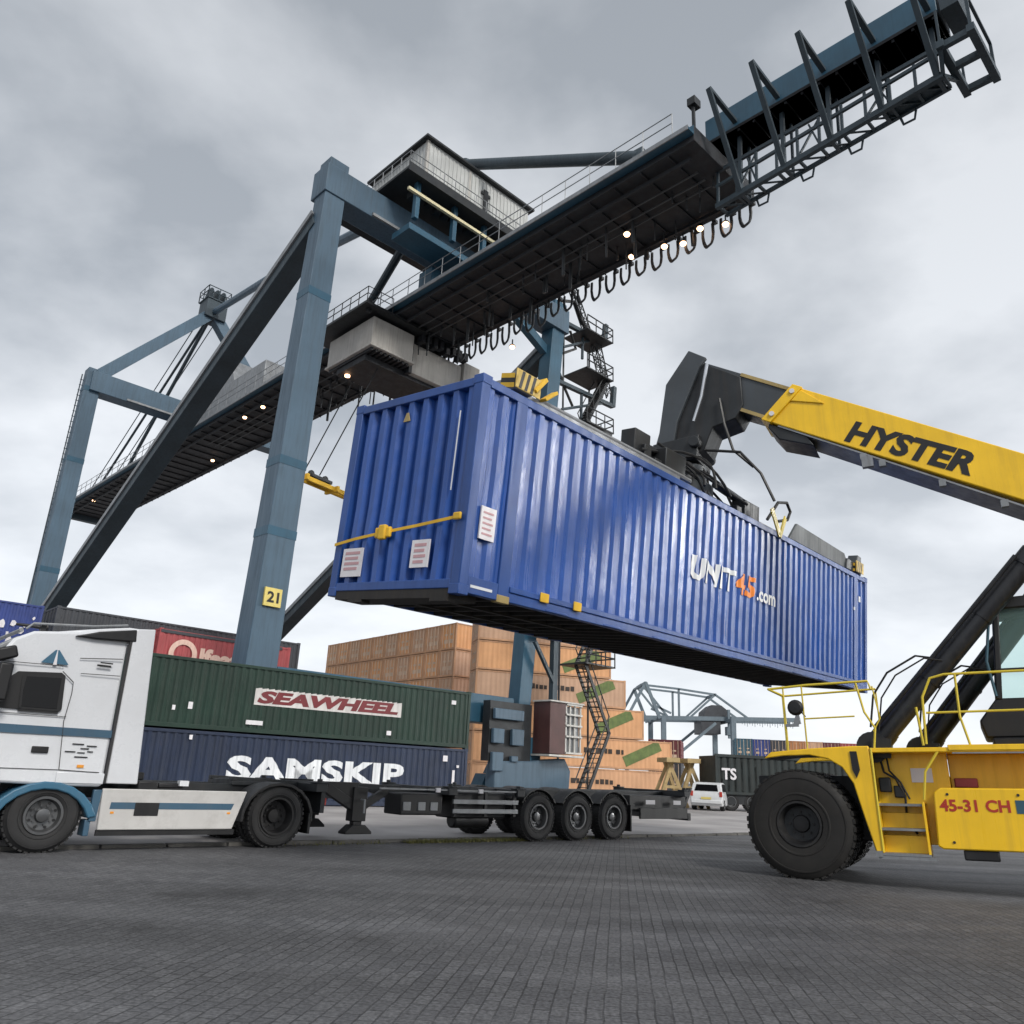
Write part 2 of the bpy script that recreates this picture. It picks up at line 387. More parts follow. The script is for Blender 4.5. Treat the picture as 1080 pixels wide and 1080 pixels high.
# =================================================================== setting
def ground_mat():
    m, nt, b = _nodes('dark_block_paving'); N = nt.nodes; Lk = nt.links
    tc = N.new('ShaderNodeTexCoord')
    mp = N.new('ShaderNodeMapping'); mp.inputs['Rotation'].default_value = (0, 0, R(-82)); Lk.new(tc.outputs['Object'], mp.inputs['Vector'])
    wob = N.new('ShaderNodeTexNoise'); wob.inputs['Scale'].default_value = 2.6; wob.inputs['Detail'].default_value = 4; Lk.new(tc.outputs['Object'], wob.inputs['Vector'])
    wm = N.new('ShaderNodeVectorMath'); wm.operation = 'SCALE'; wm.inputs['Scale'].default_value = .035; Lk.new(wob.outputs['Color'], wm.inputs[0])
    wa = N.new('ShaderNodeVectorMath'); Lk.new(mp.outputs[0], wa.inputs[0]); Lk.new(wm.outputs[0], wa.inputs[1])
    br = N.new('ShaderNodeTexBrick'); br.inputs['Scale'].default_value = 1; br.inputs['Brick Width'].default_value = .21; br.inputs['Row Height'].default_value = .105
    br.inputs['Mortar Size'].default_value = .007; br.inputs['Mortar Smooth'].default_value = .3; br.inputs['Bias'].default_value = -.2
    br.inputs['Color1'].default_value = (.074, .074, .078, 1); br.inputs['Color2'].default_value = (.112, .112, .116, 1); br.inputs['Mortar'].default_value = (.036, .036, .037, 1)
    Lk.new(wa.outputs[0], br.inputs['Vector'])
    # broad tonal patches, worn wheel tracks, speckle
    n1 = N.new('ShaderNodeTexNoise'); n1.inputs['Scale'].default_value = .22; n1.inputs['Detail'].default_value = 6; Lk.new(tc.outputs['Object'], n1.inputs['Vector'])
    r1 = N.new('ShaderNodeMapRange'); r1.inputs[1].default_value = .3; r1.inputs[2].default_value = .7; r1.inputs[3].default_value = .72; r1.inputs[4].default_value = 1.35; Lk.new(n1.outputs['Fac'], r1.inputs[0])
    mp2 = N.new('ShaderNodeMapping'); mp2.inputs['Scale'].default_value = (.08, 1.1, 1); mp2.inputs['Rotation'].default_value = (0, 0, R(-12)); Lk.new(tc.outputs['Object'], mp2.inputs['Vector'])
    n2 = N.new('ShaderNodeTexNoise'); n2.inputs['Scale'].default_value = 1.0; n2.inputs['Detail'].default_value = 5; Lk.new(mp2.outputs[0], n2.inputs['Vector'])
    r2 = N.new('ShaderNodeMapRange'); r2.inputs[1].default_value = .35; r2.inputs[2].default_value = .65; r2.inputs[3].default_value = .86; r2.inputs[4].default_value = 1.14; Lk.new(n2.outputs['Fac'], r2.inputs[0])
    n3 = N.new('ShaderNodeTexNoise'); n3.inputs['Scale'].default_value = 35; n3.inputs['Detail'].default_value = 4; Lk.new(tc.outputs['Object'], n3.inputs['Vector'])
    r3 = N.new('ShaderNodeMapRange'); r3.inputs[1].default_value = .3; r3.inputs[2].default_value = .7; r3.inputs[3].default_value = .55; r3.inputs[4].default_value = 1.5; Lk.new(n3.outputs['Fac'], r3.inputs[0])
    ma = N.new('ShaderNodeMath'); ma.operation = 'MULTIPLY'; Lk.new(r1.outputs[0], ma.inputs[0]); Lk.new(r2.outputs[0], ma.inputs[1])
    mb_ = N.new('ShaderNodeMath'); mb_.operation = 'MULTIPLY'; Lk.new(ma.outputs[0], mb_.inputs[0]); Lk.new(r3.outputs[0], mb_.inputs[1])
    n5 = N.new('ShaderNodeTexNoise'); n5.inputs['Scale'].default_value = .9; n5.inputs['Detail'].default_value = 7; n5.inputs['Roughness'].default_value = .65; Lk.new(tc.outputs['Object'], n5.inputs['Vector'])
    r5 = N.new('ShaderNodeMapRange'); r5.inputs[1].default_value = .42; r5.inputs[2].default_value = .66; r5.inputs[4].default_value = .75; Lk.new(n5.outputs['Fac'], r5.inputs[0])
    silt = N.new('ShaderNodeMix'); silt.data_type = 'RGBA'; Lk.new(r5.outputs[0], silt.inputs['Factor']); Lk.new(br.outputs['Color'], silt.inputs['A']); silt.inputs['B'].default_value = (.080, .080, .083, 1)
    n6 = N.new('ShaderNodeTexNoise'); n6.inputs['Scale'].default_value = .55; n6.inputs['Detail'].default_value = 5; n6.inputs['Roughness'].default_value = .6
    m6 = N.new('ShaderNodeMapping'); m6.inputs['Location'].default_value = (13, 4, 2); Lk.new(tc.outputs['Object'], m6.inputs['Vector']); Lk.new(m6.outputs[0], n6.inputs['Vector'])
    r6 = N.new('ShaderNodeMapRange'); r6.inputs[1].default_value = .60; r6.inputs[2].default_value = .70; r6.inputs[4].default_value = .6; Lk.new(n6.outputs['Fac'], r6.inputs[0])
    oil = N.new('ShaderNodeMix'); oil.data_type = 'RGBA'; Lk.new(r6.outputs[0], oil.inputs['Factor']); Lk.new(silt.outputs['Result'], oil.inputs['A']); oil.inputs['B'].default_value = (.030, .029, .029, 1)
    sc = N.new('ShaderNodeVectorMath'); sc.operation = 'SCALE'; Lk.new(oil.outputs['Result'], sc.inputs[0]); Lk.new(mb_.outputs[0], sc.inputs['Scale'])
    Lk.new(sc.outputs[0], b.inputs['Base Color'])
    rr = N.new('ShaderNodeMapRange'); rr.inputs[1].default_value = .3; rr.inputs[2].default_value = .72; rr.inputs[3].default_value = .80; rr.inputs[4].default_value = .50; Lk.new(n2.outputs['Fac'], rr.inputs[0])
    Lk.new(rr.outputs[0], b.inputs['Roughness']); b.inputs['Specular IOR Level'].default_value = .25
    h = N.new('ShaderNodeMath'); h.operation = 'MULTIPLY_ADD'; h.inputs[1].default_value = .35; Lk.new(n3.outputs['Fac'], h.inputs[0])
    inv = N.new('ShaderNodeMath'); inv.operation = 'SUBTRACT'; inv.inputs[0].default_value = 1; Lk.new(br.outputs['Fac'], inv.inputs[1]); Lk.new(inv.outputs[0], h.inputs[2])
    bp = N.new('ShaderNodeBump'); bp.inputs['Strength'].default_value = .6; bp.inputs['Distance'].default_value = .010; Lk.new(h.outputs[0], bp.inputs['Height']); Lk.new(bp.outputs[0], b.inputs['Normal'])
    return m
def apron_mat():
    m, nt, b = _nodes('worn_concrete'); N = nt.nodes; Lk = nt.links
    tc = N.new('ShaderNodeTexCoord')
    n1 = N.new('ShaderNodeTexNoise'); n1.inputs['Scale'].default_value = .35; n1.inputs['Detail'].default_value = 8; Lk.new(tc.outputs['Object'], n1.inputs['Vector'])
    cr = N.new('ShaderNodeValToRGB'); cr.color_ramp.elements[0].position = .3; cr.color_ramp.elements[0].color = (.20, .19, .188, 1)
    cr.color_ramp.elements[1].position = .7; cr.color_ramp.elements[1].color = (.40, .38, .375, 1); Lk.new(n1.outputs['Fac'], cr.inputs[0])
    Lk.new(cr.outputs[0], b.inputs['Base Color']); b.inputs['Roughness'].default_value = .75
    return m

def struct(name, mb, mat):
    o = mb.build(name, mat, None, smooth=0); o['kind'] = 'structure'; return o

struct('ground', MB().add([(-4000, -300, 0), (4000, -300, 0), (4000, 6000, 0), (-4000, 6000, 0)], [(0, 1, 2, 3)]), ground_mat())

TRK = Vector((-6.4158, 12.2659, 0)); TAZ = math.degrees(.8532)
MT = azm(TRK, TAZ)                      # local x towards the rear of the truck, y away from the camera
def tw(x, y, z=0): return MT @ Vector((x, y, z))
ap = MB(); 
for z in (.004,): ap.add([tw(-60, .72, z), tw(400, .72, z), tw(400, 260, z), tw(-60, 260, z)], [(0, 1, 2, 3)])
struct('pavement', ap, apron_mat())
kb = MB(); x = -9.0; k = 0
while x < 60:
    h = .05+.012*random.random()
    vs = [tw(x+.01, .50, 0), tw(x+.97, .50, 0), tw(x+.97, .66, 0), tw(x+.01, .66, 0)]
    kb.add([*vs, *[v+Vector((0, 0, h)) for v in vs]], [(4,5,6,7),(0,1,5,4),(1,2,6,5),(2,3,7,6),(3,0,4,7)]); x += 1.0
struct('kerb', kb, paint('kerb_concrete', (.13, .125, .115), .85, 0, .25, .5, (.05, .05, .045), 3, False))
# tufts of grass along the kerb
gm, gnt, gb_ = _nodes('kerb_grass_blades'); gb_.inputs['Base Color'].default_value = (.10, .115, .03, 1); gb_.inputs['Roughness'].default_value = .8
gtc = gnt.nodes.new('ShaderNodeTexCoord'); gno = gnt.nodes.new('ShaderNodeTexNoise'); gno.inputs['Scale'].default_value = 3
gcr = gnt.nodes.new('ShaderNodeValToRGB'); gcr.color_ramp.elements[0].color = (.05, .08, .02, 1); gcr.color_ramp.elements[1].color = (.24, .20, .07, 1)
gnt.links.new(gtc.outputs['Object'], gno.inputs['Vector']); gnt.links.new(gno.outputs['Fac'], gcr.inputs[0]); gnt.links.new(gcr.outputs[0], gb_.inputs['Base Color'])
gr = MB()
for i in range(2600):
    x = random.uniform(6.5, 10.2) if random.random() < .8 else random.uniform(3.5, 13)
    if mnoise.noise((x*1.7, 3.3, 0)) < -.25: continue
    p = tw(x, random.gauss(.36, .09), 0); h = random.uniform(.02, .09); a = random.uniform(0, 2*PI); w = .008
    t = Vector((math.cos(a), math.sin(a), 0)); l = Vector((random.uniform(-.04, .04), random.uniform(-.04, .04), h))
    gr.add([p-t*w, p+t*w, p+l], [(0, 1, 2)])
o = gr.build('kerb_grass', gm, None, smooth=0); o['kind'] = 'stuff'; o['label'] = 'yellowing grass tufts along the kerb line'

# =================================================================== hanging blue container
Cd = Vector((.66974, .74242, .0176)).normalized()
def _conbasis():
    yaw, t1, t2 = .7339, .0176, -.0937
    d = Vector((math.sin(yaw), math.cos(yaw), 0)); n = Vector((math.cos(yaw), -math.sin(yaw), 0)); z = Vector((0, 0, 1))
    d2 = d*math.cos(t1)+z*math.sin(t1); z2 = z*math.cos(t1)-d*math.sin(t1)
    n2 = n*math.cos(t2)+z2*math.sin(t2); z3 = z2*math.cos(t2)-n*math.sin(t2)
    return d2, n2, z3
cd, cn, cz = _conbasis(); CB = Vector((-.6196, 9.704, 3.4354)); CL, CW, CH = 14.54, 2.678, 2.904
MC = basis(CB, cd, -cn, cz)
con = thing('shipping_container', 'long blue corrugated container hanging from the yellow machine above the yard', 'container', MC)
PITCH, DEP = .285, .040
def blue_container():
    L, W, H = CL, CW, CH
    post = .16; zr = [.24+(H-.38)*i/7 for i in range(8)]
    mb = MB()
    # near-end bay, 40-foot post, long field, far bay
    P40 = .82
    for a, b in ((post, P40-.11), (P40+.11, L-P40-.11), (L-P40+.11, L-post)):
        corr_panel(mb, a, b, .24, H-.14, lambda c, d, z: (c, d, z), PITCH, DEP, zs=zr, dent=.016, seed=a)
    corr_panel(mb, post, L-post, .24, H-.14, lambda c, d, z: (c, W-d, z), PITCH, DEP)
    corr_panel(mb, post, W-post, .14, H-.14, lambda c, d, z: (d, c, z), .30, .095, zs=[.14, .7, 1.3, 1.9, 2.4, H-.14], dent=.02, seed=9)
    corr_panel(mb, post, W-post, .14, H-.14, lambda c, d, z: (L-d, c, z), .30, .06)
    mb.add([(post, .06, H-.03), (L-post, .06, H-.03), (L-post, W-.06, H-.03), (post, W-.06, H-.03)], [(0,1,2,3)])
    mb.build('wall', M['blue_box'], con, smooth=20)
    fb = MB()
    for x in (0, L-post):
        for y in (0, W-post): fb.box(x, x+post, y, y+post, .1, H-.1)
    for x in (P40, L-P40):
        for y in (.002, W-.122): fb.box(x-.11, x+.11, y, y+.12, .02, H-.02)
    for y in (0, W-.12):
        fb.box(P40+.11, L-P40-.11, y, y+.12, .03, .16); fb.box(post, P40-.11, y, y+.12, .02, .24); fb.box(L-P40+.11, L-post, y, y+.12, .02, .24)
        fb.box(P40+.11, L-P40-.11, y-.018 if y == 0 else y, y+.12, .16, .24)
        fb.box(post, L-post, y, y+.08, H-.14, H-.02)
    for x in (0, L-.12):
        fb.box(x, x+.12, post, W-post, .06, .18); fb.box(x, x+.12, post, W-post, H-.14, H-.02)
    for i in range(9):                     # fork pocket straps and seam plates under the sill
        x = 1.7+i*1.38; fb.box(x, x+.5, -.012, .01, .035, .07)
    castings(fb, L, W, H)
    fb.build('frame', M['blue_frame'], con, bevel=.012)
    ub = MB(); ub.box(.12, L-.12, .12, W-.12, .12, .16); ub.box(.01, .5, .17, W-.17, -.06, .058); ub.box(.0, .16, .18, .5, -.10, -.061); ub.box(.0, .16, 1.9, 2.2, -.10, -.061)
    for i in range(34): ub.box(.3+i*.42, .37+i*.42, .12, W-.12, .02, .12)
    for y in (.9, 1.7): ub.box(.2, 3.6, y, y+.1, .0, .12)
    ub.build('floor', M['under'], con)
    # corner castings of the 40-foot posts, lashing lugs
    lg = MB()
    for x in (P40-.12, L-P40-.12):
        lg.box(x, x+.24, -.008, .1, 0.0, .1)
    build_each(lg, 'corner_casting', M['cream'], con, bevel=.008)
    for x in (1.62, 2.37):
        t = MB(); t.box(x-.09, x+.09, -.045, -.02, .14, .27); t.build('marker_plate', M['strap'], con, bevel=.01)
    # strap with ratchet across the end
    st = MB(); pts = [(-.03, .10, .97), (-.035, .9, .90), (-.035, 1.5, .86), (-.03, 2.2, .80), (-.03, W-.02, .74)]
    for p, q in zip(pts, pts[1:]): st.bar(p, q, .012, .042)
    s = st.build('lashing_strap', M['strap'], con)
    rt = MB(); rt.box(-.085, -.03, 1.38, 1.70, .77, .92); rt.box(-.11, -.04, 1.46, 1.60, .74, .95); rt.box(-.07, -.03, .05, .19, .92, 1.02); rt.build('ratchet', M['strap'], s, bevel=.02)
    # hazard triangle, placards
    tr = MB(); tr.prism([(1.38, 2.47), (1.52, 2.47), (1.47, 2.60), (1.43, 2.60)], -.004, .008, 'x'); tr.build('warning_mark', M['cream'], con)
    for y0, y1, z0, z1 in ((.62, .96, .34, .71), (2.0, 2.44, .26, .67)):
        pb = MB(); pb.box(-.012, .012, y0, y1, z0, z1); p = pb.build('placard', M['placard'], con)
        pr = MB()
        for k in range(4): pr.box(-.016, -.011, y0+.05+.03*(k % 2), y1-.06, z1-.09-k*.075, z1-.05-k*.075)
        pr.build('print', M['pink_print'], p)
    pb = MB(); pb.box(.24, .52, -.012, .012, .74, 1.17); p = pb.build('placard', M['placard'], con)
    pr = MB()
    for k in range(5): pr.box(.28, .47-.03*(k % 2), -.016, -.011, 1.08-k*.07, 1.105-k*.07)
    pr.build('print', M['pink_print'], p)
    mk = MB(); mk.box(.20, .60, -.006, .002, .10, .135); build_each(mk, 'serial_mark', M['white'], con)
    # lettering that follows the corrugation
    a0 = P40+.11; cuts = corr_cuts(a0, L-P40-.11, PITCH, a0); fn = lambda x: .02+corr(x, PITCH, DEP, a0)
    kw = dict(depth_fn=fn, cuts=cuts, y=-.022)
    lettering('UNIT', .44, 5.62, 1.24, width=1.66, bold=.035, shear=.12, **kw).build('lettering', M['white'], con, smooth=0)
    lettering('45', .44, 7.30, 1.27, width=.82, bold=.035, shear=.12, **kw).build('lettering', M['orange'], con, smooth=0)
    lettering('.com', .21, 8.20, 1.28, width=.86, bold=.03, y=.006).build('lettering', M['white'], con, smooth=0)
    # door-side tell-tale plates near the far end
    fp = MB(); fp.box(L-.62, L-.52, -.006, .02, 2.2, 2.34); fp.box(L-.95, L-.89, -.006, .02, 1.95, 2.02); build_each(fp, 'serial_mark', M['white'], con)
    ln = MB(); ln.box(.004, .018, .365, .375, 1.35, 2.45); ln.build('door_seal', M['white'], con)
blue_container()

# =================================================================== spreader on top of it
spr = thing('container_spreader', 'dark hydraulic spreader frame clamped along the roof of the blue container', 'spreader', MC)
def spreader():
    W, H = CW, CH; yc = W/2
    m = MB(); 
    for y in (yc-.62, yc+.38): m.box(3.6, 10.9, y, y+.24, H+.10, H+.42)
    for x in (3.6, 5.2, 7.1, 9.2, 10.76): m.box(x, x+.16, yc-.38, yc+.38, H+.14, H+.38)
    m.build('main_frame', M['boom_in'], spr, bevel=.015)
    for x0, x1 in ((.72, 4.2), (10.3, 13.9)):
        m = MB()
        for y in (yc-.34, yc+.14): m.box(x0, x1, y, y+.2, H+.14, H+.36)
        m.build('telescopic_beam', M['steel_grey'], spr, bevel=.01)
    for x, s in ((.66, 1), (13.72, -1)):
        m = MB(); m.box(x, x+.26, .05, W-.05, H+.06, H+.24); m.box(x-.05, x+.31, -.02, .26, H+.02, H+.28); m.box(x-.05, x+.31, W-.26, W+.02, H+.02, H+.28)
        e = m.build('end_beam', M['boom_in'] if s < 0 else M['steel_grey'], spr, bevel=.02)
        for y in (0, W-.26):
            h = MB()
            for k in range(3):
                h.mat(k % 2).add([(x-.07, y+.0, H+.03+k*.07), (x-.07, y+.26, H+.03+k*.07+.05), (x-.07, y+.26, H+.10+k*.07+.05), (x-.07, y, H+.10+k*.07)], [(0,1,2,3)])
            h.build('hazard_plate', [M['strap'], M['black']], e)
        h = MB()
        for k in range(7):
            h.mat(k % 2).add([(x-.08+k*.06, -.04, H+.04), (x-.02+k*.06, -.04, H+.04), (x+.04+k*.06, -.04, H+.30), (x-.02+k*.06, -.04, H+.30)], [(0,1,2,3)])
        h.mat(0).box(x-.07, x+.45, -.034, -.02, H+.03, H+.31)
        h.build('hazard_plate', [M['hazard'], M['black']], e)
    # corner guides at the near end, flipped up
    for y in (-.06, W-.12):
        m = MB(); m.bar((.98, y+.09, H+.1), (1.2, y+.09, H+.36), .2, .06); m.bar((1.25, y+.09, H+.08), (1.5, y+.09, H+.28), .12, .05)
        m.build('corner_guide', M['strap'], spr, bevel=.01)
    # rear catch plate and hood towards the far end
    m = MB(); m.prism([(9.9, H+.04), (13.6, H+.04), (13.2, H+.40), (10.3, H+.46)], .10, .16); m.build('side_plate', M['steel_mid'], spr, bevel=.01)
    m = MB(); m.prism([(13.2, H+.02), (14.25, H+.02), (14.25, H+.50), (14.0, H+.52), (13.9, H+.26), (13.3, H+.30)], .05, .30); m.build('twistlock_arm', M['boom_in'], spr, bevel=.02)
    # rotator, slew ring and hydraulic clutter
    m = MB(); m.lathe([(.001, .0), (.62, .0), (.62, .22), (.5, .24), (.46, .62), (.001, .62)], (7.4, yc, H+.42), 'z', 24); m.build('slew_ring', M['boom_in'], spr)
    m = MB()
    for y in (yc-.75, yc+.55): m.tube([(4.6, y, H+.55), (5.9, y, H+.62)], .09, 10)
    for y in (yc-.75, yc+.55): m.tube([(7.4, y, H+.62), (9.0, y, H+.52)], .09, 10)
    build_each(m, 'damper_cylinder', M['hyd'], spr)
    m = MB(); m.box(5.0, 5.7, yc-1.05, yc-.65, H+.12, H+.62); m.box(8.2, 8.9, yc-1.0, yc-.7, H+.15, H+.5); m.box(4.2, 4.7, yc-.9, yc-.6, H+.12, H+.75); build_each(m, 'valve_box', M['steel_dark'], spr, bevel=.02)
    m = MB(); random.seed(3)
    for k in range(13):
        a = Vector((random.uniform(4.2, 8.8), yc-random.uniform(.5, 1.1), H+.35)); b_ = Vector((6.6+random.uniform(-.9, .9), yc-.3, H+random.uniform(.8, 1.15)))
        mid = (a+b_)/2+Vector((random.uniform(-.4, .4), -.15, random.uniform(-.25, .5)))
        pts = [(1-t)**2*a+2*t*(1-t)*mid+t*t*b_ for t in [i/7 for i in range(8)]]
        m.tube(pts, .028, 6)
    m.build('hose', M['hose'], spr)
    m = MB(); m.tube([(9.2, .3, H+.3), (9.5, .2, H+.75), (9.95, .2, H+.86), (10.15, .2, H+.7), (10.0, .2, H+.48), (9.6, .25, H+.35)], .035, 8); m.build('hose', M['hose'], spr)
    m = MB(); m.bar((8.80, .02, H+.42), (9.15, -.02, H-.10), .03, .12); m.bar((9.48, .02, H+.38), (9.15, -.02, H-.10), .03, .12); m.build('guide_bracket', M['rail_y'], spr)
    # light rail that follows the near top edge
    m = MB(); m.tube([(1.3, .14, H+.10), (4.0, .14, H+.12), (5.6, .14, H+.12)], .05, 8); m.box(1.0, 5.2, .10, .26, H+.02, H+.09); m.build('guide_rail', M['steel_grey'], spr)
    m = MB()
    for x, h in ((3.2, .34), (3.7, .22), (4.4, .5), (4.75, .35), (7.9, .3)): m.box(x, x+.22, .35, .65, H+.02, H+h)
    build_each(m, 'junction_box', M['steel_dark'], spr, bevel=.015)
spreader()

# =================================================================== reach stacker
SA = R(-60); PT = R(-2.0)
ff = Vector((math.sin(SA), math.cos(SA), 0)); lat = Vector((-ff.y, ff.x, 0)); 
if lat.y < 0: lat = -lat
zz = Vector((0, 0, 1)); f2 = ff*math.cos(PT)+zz*math.sin(PT); z2 = zz*math.cos(PT)-ff*math.sin(PT)
S0 = Vector((4.752, 13.5975, 0))
MS = basis(S0, -f2, lat, z2)
rs = thing('reach_stacker', 'yellow reach stacker with raised boom holding the blue container', 'reach stacker', MS)
def stacker():
    Y = M['yellow']; BY = 1.35      # boom centre plane
    for y in (0, .52, 2*BY-1.0, 2*BY-.48):
        wheel(rs, (.05, y, .805), .81, .48, .33, .20, M['rim_d'], M['rubber2'], 8, 48, big=True)
    for y in (.35, 2*BY-.8):
        wheel(rs, (6.3, y, .70), .72, .45, .34, .12, M['rim_d'], M['rubber2'], 8, 40, big=True)
    # chassis
    m = MB(); m.box(-.75, 7.6, .98, 2.0, .55, 1.55); m.box(-.35, .45, .2, 2.8, .55, 1.05); m.build('chassis', M['steel_dark'], rs, bevel=.02)
    # front fender (near and far)
    fend = [(-.42, 1.80), (-.30, 1.90), (.30, 1.95), (.95, 1.98), (1.20, 1.98), (1.24, .42), (1.14, .42), (1.03, .90), (.92, 1.42), (.78, 1.66), (.58, 1.79), (.30, 1.85), (-.10, 1.84)]
    for y in (.02, 2*BY-.10):
        m = MB(); m.prism(fend, y, y+.08)
        top = [(-.42, 1.80), (-.10, 1.84), (.30, 1.85), (.58, 1.79), (.78, 1.66), (.92, 1.42), (1.03, .90), (1.14, .42)]
        m.build('fender', Y, rs, bevel=.015)
    m = MB()
    for p, q in zip(top, top[1:]): m.bar((p[0], .62, p[1]+.02), (q[0], .62, q[1]+.02), 1.1, .03)
    m.build('fender_liner', M['black'], rs)
    # side panel behind the ladder, deck, upper recess, side tank
    m = MB(); m.box(1.20, 2.25, .50, .58, .55, 1.90); m.box(2.25, 7.2, .74, .80, 1.30, 1.88); m.build('side_panel', Y, rs, bevel=.015)
    m = MB(); m.box(1.0, 7.2, .04, 2.95, 1.88, 1.95); m.box(2.3, 7.2, .02, .10, 1.90, 1.985); m.build('deck', Y, rs, bevel=.012)
    m = MB(); m.box(2.35, 7.2, .0, .04, 1.855, 1.875); m.build('deck_edge', M['steel_grey'], rs)
    m = MB(); m.prism([(1.98, .56), (2.02, 1.30), (2.12, 1.37), (7.3, 1.37), (7.3, .52), (2.05, .52)], .0, .70)
    t = m.build('side_tank', Y, rs, bevel=.02)
    lettering('45-31 CH', .17, 2.08, 1.04, y=-.006, width=.90, bold=.03).build('lettering', M['red_text'], t, smooth=0)
    m = MB(); m.box(3.05, 3.5, -.006, 0.001, 1.03, 1.21); m.build('plate', M['teal_box'], t)
    m = MB(); m.box(2.3, 2.75, .03, .4, .38, .52); m.box(4.3, 4.9, .1, .5, .36, .52); build_each(m, 'tank_drain', M['black'], rs, bevel=.02)
    m = MB(); m.box(2.30, 2.62, .70, .735, 1.38, 1.52); m.build('hydraulic_block', M['red_box'], rs, bevel=.02)
    # counterweight
    m = MB(); m.prism([(7.2, .6), (7.2, 2.2), (7.7, 2.6), (9.0, 2.6), (9.3, 2.1), (9.3, .8), (9.0, .6)], .1, 2.9); m.build('counterweight', M['boom_in'], rs, bevel=.05)
    m = MB()
    for x in (2.2, 3.1, 4.0): 
        for z in (.62, 1.28): m.lathe([(.001, -.012), (.018, -.012), (.02, 0), (.001, .002)], (x, .0, z), 'y', 8)
    build_each(m, 'bolt', M['steel_dark'], t)
    m = MB(); m.tube([(1.30, .44, 1.86), (1.34, .42, 1.6), (1.5, .42, 1.5), (1.6, .44, 1.25), (1.58, .46, .9), (1.7, .48, .7)], .02, 6); m.tube([(1.4, .44, 1.86), (1.42, .42, 1.62), (1.56, .42, 1.45), (1.66, .44, 1.2)], .016, 6); m.build('hose', M['hose'], rs)
    m = MB(); m.box(1.72, 2.02, .488, .5, 1.45, 1.66); m.build('warning_label', M['placard'], rs)
    # ladder
    m = MB()
    for x in (1.20, 1.84): m.prism([(x, .40), (x+.035, .40), (x+.035, 1.16), (x, 1.16)], .06, .46)
    m.box(1.235, 1.84, .30, .33, .42, .68); m.box(1.235, 1.84, .40, .43, .76, 1.0)
    l = m.build('ladder', Y, rs, bevel=.006)
    m = MB()
    for z, y in ((.40, .02), (.75, .10), (1.10, .18)): m.box(1.20, 1.875, y, y+.30, z, z+.035)
    m.build('tread', M['steel_grey'], l)
    m = MB(); m.box(1.12, 1.22, -.02, .10, .38, .46); m.box(1.16, 1.95, .0, .12, .355, .395); m.build('ladder_foot', M['steel_grey'], rs)
    m = MB(); m.box(1.25, 1.42, .40, .50, 1.30, 1.52); m.box(1.45, 1.6, .42, .5, 1.22, 1.4); build_each(m, 'valve_block', M['steel_dark'], rs, bevel=.02)
    m = MB(); m.prism([(.92, 1.90), (1.02, 1.90), (1.04, 1.62), (.98, 1.50), (.93, 1.62)], .0, .03); m.build('fender_slot', M['black'], rs)
    m = MB(); m.box(1.12, 1.18, .3, .5, 1.6, 2.0); m.build('pivot_bracket', M['steel_dark'], rs)
    # handrails
    def rail(pts, r=.022): return MB().tube(pts, r, 8)
    yr = .06
    m = MB()
    m.tube([(-.26, yr, 2.92), (.35, yr, 2.96), (1.30, yr, 2.98), (1.34, yr, 2.85)], .020, 8); m.tube([(-.26, yr, 2.92), (-.02, yr, 2.80)], .02, 6)
    m.tube([(-.02, yr, 2.96), (-.02, yr, 1.92)], .014, 6); m.tube([(.28, yr, 2.97), (.28, yr, 1.95)], .014, 6)
    m.tube([(.28, yr, 2.42), (1.05, yr, 2.44)], .014, 6)
    m.tube([(1.12, yr, 2.97), (1.20, yr, 2.5), (1.33, yr, 2.25), (1.28, yr, 1.95)], .017, 8); m.tube([(1.36, yr, 2.9), (1.42, yr, 2.4), (1.30, yr, 2.2)], .012, 6)
    m.tube([(-.26, yr, 2.92), (-.26, 1.2, 2.92), (1.30, 1.2, 2.98)], .02, 6); m.tube([(-.26, 1.2, 2.92), (-.26, 1.2, 1.9)], .014, 6); m.tube([(1.30, 1.2, 2.98), (1.30, 1.2, 1.95)], .014, 6)
    m.build('handrail', M['rail_y'], rs)
    m = MB(); m.tube([(1.23, yr-.04, 1.95), (1.23, yr-.04, .45)], .02, 6); m.tube([(1.88, yr, 1.2), (1.95, yr, 1.6), (2.2, yr, 1.95)], .02, 6); m.build('handrail', M['rail_y'], rs)
    m = MB()
    m.tube([(2.02, yr, 2.0), (2.06, yr, 2.70), (2.2, yr, 2.98), (2.4, yr, 3.03), (6.9, yr, 3.03)], .019, 8)
    m.tube([(2.08, yr, 2.46), (6.9, yr, 2.48)], .017, 8)
    for x in (2.55, 4.2, 5.6, 6.9): m.tube([(x, yr, 3.03), (x-.02, yr, 2.4), (x+.06, yr, 1.96)], .02, 6)
    m.tube([(1.98, yr, 1.98), (1.95, yr, 2.55)], .019, 8)
    m.build('handrail', M['rail_y'], rs)
    # lift cylinders
    for y in (.62, 2*BY-.62):
        sh = .62 if y > 1 else 0; a = Vector((1.28+sh, y, 2.04)); b = Vector((4.45+sh*.6, y, 5.50)); d = (b-a).normalized()
        m = MB(); m.tube([a, a+d*3.9], .165, 20); m.tube([a+d*3.65, a+d*3.93], .19, 20); m.tube([a-d*.1, a+d*.25], .185, 20)
        for k in (.25, 1.3, 2.6): m.tube([a+d*k, a+d*(k+.05)], .176, 20)
        m.tube([a+d*.2+Vector((-.12, -.19, .1)), a+d*3.7+Vector((-.12, -.19, .1))], .035, 8)
        c = m.build('lift_cylinder', M['hyd'], rs)
        m = MB(); m.tube([a+d*3.93, b], .125, 16); m.build('piston_rod', M['chrome'], c)
